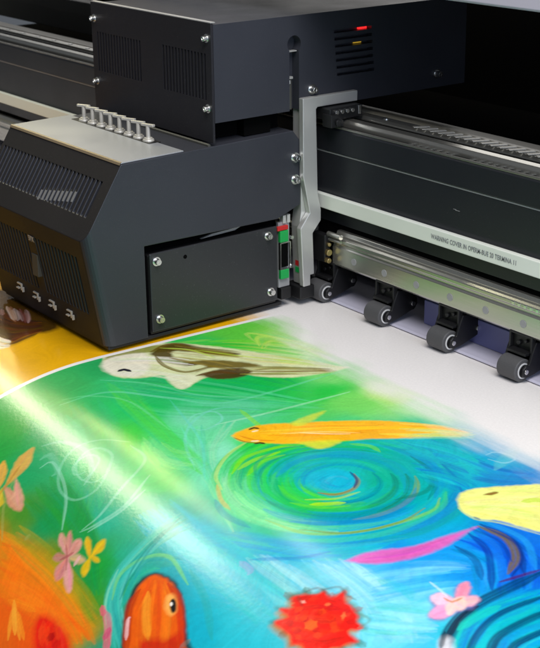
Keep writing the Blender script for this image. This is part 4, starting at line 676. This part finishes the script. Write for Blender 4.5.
-498.8,170.1,-492.9,162.8,-486.2,155.3,-482.4,151.6,-481.7,152.0,-484.5,157.7,-490.2,166.2,-495.3]],["s",[188,107,133],1.8,0.5,0.4,0.3,1,[171.3,-496.3,155.4,-483.7]],
["s",[175,106,100],1.8,0.5,0.4,0.3,1,[171.1,-496.4,154.9,-483.9]],["s",[218,153,125],1.8,0.5,0.4,0.3,1,[170.7,-496.5,154.1,-484.3]],["s",[150,60,70],1.8,0.8,0.3,
0.3,1,[170.6,-505.4,174.1,-498.8,175.7,-493.3]],["s",[160,80,80],1.3,0.7,0.3,0.3,1,[161.8,-492.9,173.2,-499.4,185.2,-508.5]],["s",[225,170,170],2.8,0.7,0.3,0.3,1,
[184.7,-492.7,188.7,-502.0]],["p",[215,178,15],0.92,1.4,[195.3,-489.0,190.6,-484.2,183.0,-479.2,175.8,-477.1,172.5,-477.1,173.5,-479.6,179.4,-484.1,187.8,-487.1]],
["s",[206,152,19],1.8,0.5,0.4,0.3,1,[191.9,-487.4,175.3,-479.1]],["s",[226,156,16],1.8,0.5,0.4,0.3,1,[192.5,-487.0,176.7,-477.9]],["s",[225,175,37],1.8,0.5,0.4,0.3,
1,[191.7,-487.6,174.7,-479.6]],["p",[215,178,15],0.92,1.4,[195.3,-489.0,197.5,-483.3,198.6,-476.1,193.5,-470.8,190.5,-469.0,188.0,-471.0,188.1,-477.0,191.1,-483.6]],
["s",[236,175,11],1.8,0.5,0.4,0.3,1,[194.3,-486.1,190.1,-471.7]],["s",[228,200,16],1.8,0.5,0.4,0.3,1,[194.6,-486.1,190.9,-471.7]],["s",[219,157,31],1.8,0.5,0.4,0.3,
1,[195.8,-486.1,194.1,-471.8]],["p",[215,178,15],0.92,1.4,[195.3,-489.0,195.4,-494.1,197.5,-500.0,202.8,-503.4,206.0,-504.2,207.6,-502.1,205.6,-497.3,201.0,-492.6]],
["s",[190,182,14],1.8,0.5,0.4,0.3,1,[195.9,-491.4,202.0,-502.8]],["s",[209,163,3],1.8,0.5,0.4,0.3,1,[196.1,-491.4,202.5,-502.7]],["s",[218,170,28],1.8,0.5,0.4,0.3,
1,[197.6,-491.1,206.2,-501.9]],["p",[215,178,15],0.92,1.4,[194.3,-487.2,198.5,-488.8,203.4,-489.4,206.4,-488.2,207.2,-487.0,205.4,-485.6,201.3,-484.7,197.4,-485.7]],
["s",[240,195,33],1.8,0.5,0.4,0.3,1,[196.1,-486.9,205.2,-486.3]],["s",[209,159,32],1.8,0.5,0.4,0.3,1,[196.2,-487.3,205.5,-487.4]],["s",[190,160,0],1.8,0.5,0.4,0.3,
1,[196.2,-487.2,205.4,-487.0]],["p",[205,160,75],0.92,1.4,[41.3,-487.7,41.8,-474.5,38.4,-457.4,26.0,-444.8,19.4,-440.4,17.0,-445.6,19.1,-460.1,31.3,-475.5]],["s",
[220,150,84],1.8,0.5,0.4,0.3,1,[37.6,-481.2,19.8,-447.1]],["s",[211,175,68],1.8,0.5,0.4,0.3,1,[40.2,-481.2,26.7,-447.1]],["s",[205,164,58],1.8,0.5,0.4,0.3,1,[36.8,
-481.2,17.9,-447.0]],["p",[205,140,110],0.92,1.4,[39.0,-486.3,51.8,-492.6,68.1,-497.5,80.5,-496.1,85.0,-493.8,81.0,-489.6,67.8,-485.2,52.3,-484.8]],["s",[195,133,
108],1.8,0.5,0.4,0.3,1,[46.0,-486.1,79.7,-489.5]],["s",[199,165,126],1.8,0.5,0.4,0.3,1,[45.7,-488.0,78.7,-494.3]],["s",[215,148,111],1.8,0.5,0.4,0.3,1,[45.6,-488.7,
78.4,-495.8]],["p",[212,155,125],0.92,1.4,[41.4,-473.9,50.6,-481.9,63.0,-490.8,76.2,-493.4,81.6,-493.5,80.0,-489.6,69.9,-482.6,55.1,-477.4]],["s",[221,156,113],1.8,
0.5,0.4,0.3,1,[47.3,-477.0,76.0,-491.3]],["s",[190,147,129],1.8,0.5,0.4,0.3,1,[48.3,-476.2,78.5,-489.3]],["s",[223,144,147],1.8,0.5,0.4,0.3,1,[47.0,-477.2,75.1,-491.9]],
["p",[215,160,60],0.92,1.4,[37.5,-492.5,33.7,-484.2,25.0,-474.6,13.9,-469.1,8.0,-467.9,7.5,-471.8,13.2,-480.3,26.2,-487.2]],["s",[228,168,83],1.8,0.5,0.4,0.3,1,[32.2,
-489.4,9.0,-472.4]],["s",[224,177,72],1.8,0.5,0.4,0.3,1,[34.7,-488.6,15.2,-470.4]],["s",[199,160,80],1.8,0.5,0.4,0.3,1,[33.8,-488.9,13.1,-471.1]],["p",[205,175,40],
0.92,1.4,[39.3,-488.8,39.9,-495.2,44.2,-502.1,51.7,-505.9,56.4,-506.5,58.6,-503.7,57.8,-497.4,48.0,-492.7]],["s",[199,149,34],1.8,0.5,0.4,0.3,1,[41.7,-491.5,53.9,
-504.3]],["s",[212,195,61],1.8,0.5,0.4,0.3,1,[42.9,-491.2,56.7,-503.5]],["s",[199,154,49],1.8,0.5,0.4,0.3,1,[41.5,-491.5,53.3,-504.4]],["s",[180,130,40],2.2,0.7,
0.4,0.3,1,[44.2,-494.1,37.9,-478.7,30.4,-462.9]],["s",[250,160,40],4.4,0.7,0.4,0.3,1,[187.2,-579.2,170.0,-559.0,199.2,-572.7]],["s",[255,175,50],3.9,0.7,0.4,0.3,
1,[161.8,-553.3,190.5,-572.6]],["s",[250,150,30],3.3,0.7,0.4,0.3,1,[175.6,-558.1,203.1,-570.6]],["p",[228,20,5],0.95,4,[220.0,-570.9,203.7,-558.7,200.0,-548.9,212.8,
-543.9,236.3,-544.7,254.9,-551.6,263.4,-558.1,228.6,-577.4]],["f",[[235,40,10],[205,10,0],[245,70,20]],5.5,0.6,0.4,16,14,0.3,[203.2,-551.1,216.5,-563.3,225.5,-572.6],
[229.6,-544.4,242.3,-549.1,254.9,-556.3]],["s",[150,0,0],6.6,0.7,0.5,0.3,1,[223.2,-553.8,229.6,-556.1]],["s",[220,90,120],6.6,0.85,0.35,0.4,1,[252.0,-513.5,267.1,
-520.2,287.5,-537.7]],["s",[215,80,110],4.4,0.85,0.3,0.3,1,[247.1,-512.2,256.8,-517.0]],["s",[200,70,110],5.5,0.8,0.3,0.3,1,[271.0,-520.9,275.0,-530.5]],["s",[150,
160,80],3.3,0.5,0.4,0.3,1,[118.4,-511.1,117.3,-504.6]]],[["p",[45,24,14],0.92,5,[-356.7,-301.6,-348.4,-279.7,-303.5,-280.7,-253.7,-284.0,-202.2,-287.0,-191.1,-307.9,
-198.0,-326.0,-188.3,-347.9,-203.2,-354.6,-244.6,-356.7]],["f",[[60,30,15],[35,20,15],[90,45,20],[120,70,30]],6.6,0.8,0.4,30,14,0.3,[-326.9,-309.8,-250.1,-311.0,
-217.6,-291.0],[-204.0,-371.0,-186.2,-356.2,-198.6,-307.5]],["f",[[200,170,160],[150,110,90],[80,45,30]],5.5,0.6,0.4,12,14,0.3,[-311.0,-317.6,-277.0,-328.3,-253.2,
-334.1],[-276.5,-291.0,-243.1,-302.2,-223.0,-312.9]],["f",[[235,230,215],[220,215,205],[200,190,170]],3.3,0.9,0.4,22,14,0.3,[-242.0,-354.4,-211.6,-355.2,-190.0,-349.5],
[-190.2,-380.4,-179.0,-371.8,-175.7,-356.9]]]]
def lin(c):
    c = np.asarray(c, float)/255
    return np.where(c <= .04045, c/12.92, ((c+.055)/1.055)**2.4)
def catmull(p, step=5.):
    p = np.asarray(p, float)
    if len(p) == 2: q = np.vstack([2*p[0]-p[1], p, 2*p[1]-p[0]])
    else: q = np.vstack([2*p[0]-p[1], p, 2*p[-1]-p[-2]])
    out = []
    for i in range(1, len(q)-2):
        n = max(2, int(np.hypot(*(q[i+1]-q[i]))/step)+1)
        for k in range(n):
            t = k/n
            out.append(.5*((2*q[i])+(-q[i-1]+q[i+1])*t+(2*q[i-1]-5*q[i]+4*q[i+1]-q[i+2])*t*t+(-q[i-1]+3*q[i]-3*q[i+1]+q[i+2])*t**3))
    out.append(q[-2]); return np.array(out)
rng = np.random.default_rng(3)
PERM = rng.random((256, 256))
def vnoise(x, y):
    xi = np.floor(x).astype(int); yi = np.floor(y).astype(int); fx = x-xi; fy = y-yi
    fx = fx*fx*(3-2*fx); fy = fy*fy*(3-2*fy); g = lambda a, b: PERM[a & 255, b & 255]
    return (g(xi,yi)*(1-fx)+g(xi+1,yi)*fx)*(1-fy)+(g(xi,yi+1)*(1-fx)+g(xi+1,yi+1)*fx)*fy
STEP = .74
U = np.concatenate([np.arange(-950, -460, 6.), np.arange(-460, 600, STEP), np.arange(600, 760, 6.)])      # mm along X
V = np.concatenate([np.arange(-950, -640, 8.), np.arange(-640, 4, STEP), np.arange(4, 64, 6.)])          # mm along the feed
UU, VV = np.meshgrid(U, V, indexing='ij')
base, ops, opsy = ART
base = np.array(base)
def basecol(u, v):
    acc = np.zeros(u.shape+(3,)); w = np.zeros(u.shape)
    L = lin(base[:, 2:])**.5
    for (bu, bv), c in zip(base[:, :2], L):
        k = 1/(((u-bu)**2+(v-bv)**2)/400+.4)**1.9
        acc += k[..., None]*c; w += k
    return (acc/w[..., None])**2
cu = np.arange(-970, 800, 6.); cvv = np.arange(-970, 90, 6.)
CU, CV = np.meshgrid(cu, cvv, indexing='ij'); G = basecol(CU, CV)
wu = UU + 16*(vnoise(UU/30, VV/22)-.5) + 7*(vnoise(UU/9+40, VV/6)-.5); wv = VV + 14*(vnoise(UU/26+90, VV/26)-.5)
a = np.clip((wu-cu[0])/6, 0, len(cu)-2.001); b = np.clip((wv-cvv[0])/6, 0, len(cvv)-2.001)
ai = a.astype(int); bi = b.astype(int); fa = (a-ai)[..., None]; fb = (b-bi)[..., None]
IMG = (G[ai,bi]*(1-fa)+G[ai+1,bi]*fa)*(1-fb)+(G[ai,bi+1]*(1-fa)+G[ai+1,bi+1]*fa)*fb
del a, b, ai, bi, fa, fb, wu, wv
def win(p, m):
    i0, i1 = np.searchsorted(U, [p[:,0].min()-m, p[:,0].max()+m]); j0, j1 = np.searchsorted(V, [p[:,1].min()-m, p[:,1].max()+m])
    return i0, i1, j0, j1
nst = [0]
def stroke(I, pts, col, w, alpha, soft, bris, taper):
    nst[0] += 1; sd = nst[0]*7.31
    p = catmull(pts); i0, i1, j0, j1 = win(p, w+2)
    if i1-i0 < 2 or j1-j0 < 2: return
    uu = UU[i0:i1, j0:j1]; vv = VV[i0:i1, j0:j1]
    best = np.full(uu.shape, 1e9); al = np.zeros(uu.shape); sg = np.zeros(uu.shape)
    seg = np.hypot(*(p[1:]-p[:-1]).T); cum = np.concatenate([[0], np.cumsum(seg)]); T = cum[-1]+1e-6
    for k in range(len(p)-1):
        d = p[k+1]-p[k]; L2 = d@d+1e-9; x = uu-p[k,0]; y = vv-p[k,1]
        t = np.clip((x*d[0]+y*d[1])/L2, 0, 1); dx = x-t*d[0]; dy = y-t*d[1]; q = dx*dx+dy*dy
        m = q < best; best = np.where(m, q, best); al = np.where(m, (cum[k]+t*seg[k])/T, al); sg = np.where(m, np.sign(d[0]*y-d[1]*x), sg)
    dist = np.sqrt(best)*sg
    hw = w/2*((1-taper)+taper*np.clip(np.sin(np.pi*np.clip(al*.94+.03, 0, 1))*1.7, 0, 1))+.35
    e = np.abs(dist)/hw
    s = max(soft, .9/hw.mean()) if hw.size else soft
    A = np.clip((1+s*.5-e)/(s+.05), 0, 1)
    if bris:
        nz = vnoise(dist*1.3+sd, al*T/38+sd*1.7)
        A = A*(1-bris*1.1*np.clip(nz*1.6-.35, 0, 1))
    A = (A*alpha)[..., None]
    I[i0:i1, j0:j1] = I[i0:i1, j0:j1]*(1-A)+lin(col)*A
def poly(I, pts, col, alpha, soft):
    p = catmull(np.vstack([pts, pts[:1]]), 3.); i0, i1, j0, j1 = win(p, soft*2+2)
    if i1-i0 < 2 or j1-j0 < 2: return
    uu = UU[i0:i1, j0:j1]; vv = VV[i0:i1, j0:j1]; ins = np.zeros(uu.shape, bool); best = np.full(uu.shape, 1e9)
    for k in range(len(p)-1):
        (x0, y0), (x1, y1) = p[k], p[k+1]
        if y0 != y1: ins ^= ((y0 > vv) != (y1 > vv)) & (uu < (x1-x0)*(vv-y0)/(y1-y0)+x0)
        dx, dy = x1-x0, y1-y0; t = np.clip(((uu-x0)*dx+(vv-y0)*dy)/(dx*dx+dy*dy+1e-9), 0, 1)
        best = np.minimum(best, (uu-x0-t*dx)**2+(vv-y0-t*dy)**2)
    sd = np.sqrt(best)*np.where(ins, 1, -1)+1.2*(vnoise(uu/4, vv/4)-.5)
    A = (np.clip(.5+sd/(2*soft), 0, 1)*alpha)[..., None]
    nz = (vnoise(uu/14+7, vv/5)-.5)[..., None]*.16+1
    I[i0:i1, j0:j1] = I[i0:i1, j0:j1]*(1-A)+np.clip(lin(col)*nz, 0, 1)*A
pr = lambda f: np.array(f, float).reshape(-1, 2)
R2 = random.Random(11)
def run(I, ops):
    for o in ops:
        if o[0] == 's': stroke(I, pr(o[7]), o[1], o[2], o[3], o[4], o[5], o[6])
        elif o[0] == 'p': poly(I, pr(o[4]), o[1], o[2], o[3])
        else:
            cols, w, al, soft, n, d, ml, A, B = o[1:10]; mx = o[10] if len(o) > 10 else 1
            A = catmull(pr(A), 6.); B = catmull(pr(B), 6.)
            A = A[np.linspace(0, len(A)-1, 41).astype(int)]; B = B[np.linspace(0, len(B)-1, 41).astype(int)]
            for k in range(int(n*1.3)):
                f = R2.random(); L = R2.uniform(min(ml, mx), mx); s = R2.random()*(1-L); g = f+R2.uniform(-.06, .06)
                idx = np.linspace(s*40, (s+L)*40, 7).astype(int); ff = (f+(g-f)*np.linspace(0, 1, 7))[:, None]
                c = [min(255, max(0, q+R2.uniform(-d, d))) for q in R2.choice(cols)]
                stroke(I, A[idx]*(1-ff)+B[idx]*ff, c, w*R2.uniform(.45, 1.2), al*R2.uniform(.6, 1.15), soft, .6, 1)
run(IMG, ops)
# overall brush grain: fine strokes that wander over the picture
g1 = vnoise(UU/2.2+3*vnoise(UU/40, VV/40)*10, VV/17+5)-.5; g2 = vnoise(UU/1.7, VV/1.9)-.5
IMG *= (1+.11*g1+.06*g2)[..., None]
# left-hand picture: yellow with a dark furry animal
Y = np.zeros_like(IMG); Y[...] = lin([222, 165, 12])
Y *= (1+.25*(vnoise(UU/45, VV/70)-.5)+.08*g1)[..., None]
run(Y, opsy)
seam = -84 - .028*(VV+110)*-1 - 2.5
seam = np.where(VV > -300, -81.5+(VV+110)*.052, -91.4)
mgn = UU-seam
k = np.clip(.5+(-3.2-mgn)/.8, 0, 1)[..., None]; IMG = np.where(mgn[..., None] < 0, Y, IMG)
white = lin([237, 233, 231])
IMG = IMG*1.0; IMG = np.minimum(IMG, .93)
band = np.clip(.5+(3.0-np.abs(mgn))/.8, 0, 1)[..., None]; IMG = IMG*(1-band)+white*band
del Y
# the picture is still being printed: the passes thin out towards the rollers
edge = -96-.03*np.clip(UU, -100, 600)+10*(vnoise(UU/60, UU*0+3)-.5)
edge = np.where(UU < 40, edge+22*np.clip((40-UU)/90, 0, 1), edge)
f = (edge-VV)/58+.26*(vnoise(UU/70, VV/7.)-.5)+.30*(vnoise(UU/30+9, VV/34.)-.5)+.08*(vnoise(UU/9, VV/2.)-.5)+.10*(vnoise(UU*0+2, np.floor(VV/9.)*3.7)-.5)
cov = np.clip(f, 0, 1); cov = (cov*cov*(3-2*cov))[..., None]
IMG = white*(1-cov)+IMG*cov
IMG = np.clip(IMG, 0, .93)
nU, nV = len(U), len(V)
co = np.zeros((nU, nV, 3)); co[..., 0] = UU/1000
s = np.maximum(0, -VV/1000+YC)            # arc length past the crown
amax = math.radians(60); an = np.minimum(s/RC, amax); rest = np.maximum(0, s-RC*amax)
y = np.where(VV/1000 > YC, VV/1000, YC-RC*np.sin(an)-rest*math.cos(amax))
z = np.where(VV/1000 > YC, 0, -RC*(1-np.cos(an))-rest*math.sin(amax))
# slight waviness of loose vinyl
z = z + .0006*(vnoise(UU/140, VV/160)-.5)*np.clip((-VV-20)/60, 0, 1)
co[..., 1] = y; co[..., 2] = z
i = np.arange(nU*nV).reshape(nU, nV)
q = np.stack([i[:-1,:-1], i[1:,:-1], i[1:,1:], i[:-1,1:]], -1).reshape(-1, 4)
me = bpy.data.meshes.new('printed_vinyl_sheet')
me.vertices.add(nU*nV); me.vertices.foreach_set('co', co.reshape(-1).astype(np.float32))
me.loops.add(q.size); me.loops.foreach_set('vertex_index', q.reshape(-1).astype(np.int32))
me.polygons.add(len(q)); me.polygons.foreach_set('loop_start', np.arange(0, q.size, 4, dtype=np.int32)); me.polygons.foreach_set('loop_total', np.full(len(q), 4, np.int32))
me.update(calc_edges=True); me.shade_smooth()
ca = me.color_attributes.new('ink', 'FLOAT_COLOR', 'POINT')
ca.data.foreach_set('color', np.concatenate([IMG, np.ones(IMG.shape[:2]+(1,))], -1).reshape(-1).astype(np.float32))
sheet = bpy.data.objects.new('printed_vinyl_sheet', me); C.objects.link(sheet)
sheet['label'] = 'glossy vinyl sheet printed with bright koi in swirling blue-green water'; sheet['category'] = 'printed sheet'
m = bpy.data.materials.new('glossy_print'); m.use_nodes = True; nt = m.node_tree; N = nt.nodes; L = nt.links; b = N['Principled BSDF']
at = N.new('ShaderNodeAttribute'); at.attribute_name = 'ink'
tc = N.new('ShaderNodeTexCoord'); t1 = N.new('ShaderNodeTexNoise'); t1.inputs['Scale'].default_value = 420; t1.inputs['Detail'].default_value = 3
L.new(tc.outputs['Object'], t1.inputs['Vector'])
mr = N.new('ShaderNodeMapRange'); mr.inputs['From Min'].default_value = .3; mr.inputs['From Max'].default_value = .7; mr.inputs['To Min'].default_value = .93; mr.inputs['To Max'].default_value = 1.0
L.new(t1.outputs['Fac'], mr.inputs['Value']); mx = N.new('ShaderNodeMixRGB'); mx.blend_type = 'MULTIPLY'; mx.inputs[0].default_value = 1
L.new(at.outputs['Color'], mx.inputs[1]); L.new(mr.outputs['Result'], mx.inputs[2]); L.new(mx.outputs[0], b.inputs['Base Color'])
b.inputs['Roughness'].default_value = .21; b.inputs['Specular IOR Level'].default_value = .5
b.inputs['Coat Weight'].default_value = 0.
t2 = N.new('ShaderNodeTexNoise'); t2.inputs['Scale'].default_value = 260; t2.inputs['Detail'].default_value = 4; L.new(tc.outputs['Object'], t2.inputs['Vector'])
bp = N.new('ShaderNodeBump'); bp.inputs['Strength'].default_value = .13; bp.inputs['Distance'].default_value = .0005
L.new(t2.outputs['Fac'], bp.inputs['Height']); L.new(bp.outputs['Normal'], b.inputs['Normal'])
me.materials.append(m)

# ------------------------------------------------------------------ the setting
bm = bmesh.new(); box(bm, -6, 6, -6, 6, -1.02, -1.0); o = obj('floor', bm, M['floor']); o['kind'] = 'structure'

# ------------------------------------------------------------------ light
w = bpy.data.worlds.new('World'); S.world = w; w.use_nodes = True
bg = w.node_tree.nodes['Background']; bg.inputs[0].default_value = (.80, .88, 1, 1); bg.inputs[1].default_value = .12
def area(name, loc, target, sx, sy, power, col):
    l = bpy.data.lights.new(name, 'AREA'); l.shape = 'RECTANGLE'; l.size = sx; l.size_y = sy; l.energy = power; l.color = col
    o = bpy.data.objects.new(name, l); C.objects.link(o); o.location = loc
    o.rotation_euler = (Vector(target)-Vector(loc)).to_track_quat('-Z', 'Y').to_euler(); return o
area('ceiling_panel', (1.0, -.55, 1.7), (.1, -.2, 0), 1.4, 1.0, 46, (1, .975, .96))
def tube_light(name, a, b, w, power, col):
    a = Vector(a); b = Vector(b); c = (a+b)/2; o = area(name, c, (.1, -.42, 0), w, (b-a).length, power, col)
    z = (c-Vector((.1, -.42, 0))).normalized(); yv = (b-a).normalized(); xv = yv.cross(z).normalized(); z = xv.cross(yv)
    o.matrix_world = Matrix.Translation(c) @ Matrix((xv, yv, z)).transposed().to_4x4(); return o
tube_light('tube_lamp', (-2.6, .15, 1.16), (-.85, -.31, 1.16), .14, 14, (1, .95, .66))
tube_light('warm_tube_lamp', (-2.5, .40, 1.16), (-1.05, .06, 1.16), .04, 6, (1, .84, .34))
tube_light('white_tube_lamp', (-1.7, .60, 1.16), (-.72, .24, 1.16), .06, 2.8, (1, .95, .95))
area('rear_fill', (-2.6, 2.0, 1.35), (0, 0, .2), 2.5, 1.0, 14, (1, .97, .93))  # added unseen panel, makes the rails and top faces gleam from behind
area('side_fill', (1.9, -.5, .9), (-.1, -.1, .2), 1.2, 1.0, 14, (.66, .78, 1))  # added bluish fill for the carriage's right-hand faces

# ------------------------------------------------------------------ camera
cd = bpy.data.cameras.new('camera'); cam = bpy.data.objects.new('camera', cd); C.objects.link(cam)
cd.sensor_fit = 'HORIZONTAL'; cd.sensor_width = 36; cd.lens = 90.221; cd.clip_end = 50; cd.clip_start = .05
cam.matrix_world = Matrix([[0.605301, -0.271971, 0.748092, 1.051489], [0.795934, 0.21859, -0.564542, -0.943545], [-0.009986, 0.93715, 0.348784, 0.518138], [0.0, 0.0, 0.0, 1.0]])
cd.dof.use_dof = True; cd.dof.focus_distance = 1.34; cd.dof.aperture_fstop = 26
S.camera = cam
S.view_settings.view_transform = 'Standard'; S.view_settings.look = 'None'; S.view_settings.exposure = 0; S.view_settings.gamma = 1
S.render.engine = 'CYCLES'; S.cycles.use_denoising = True; S.cycles.max_bounces = 6
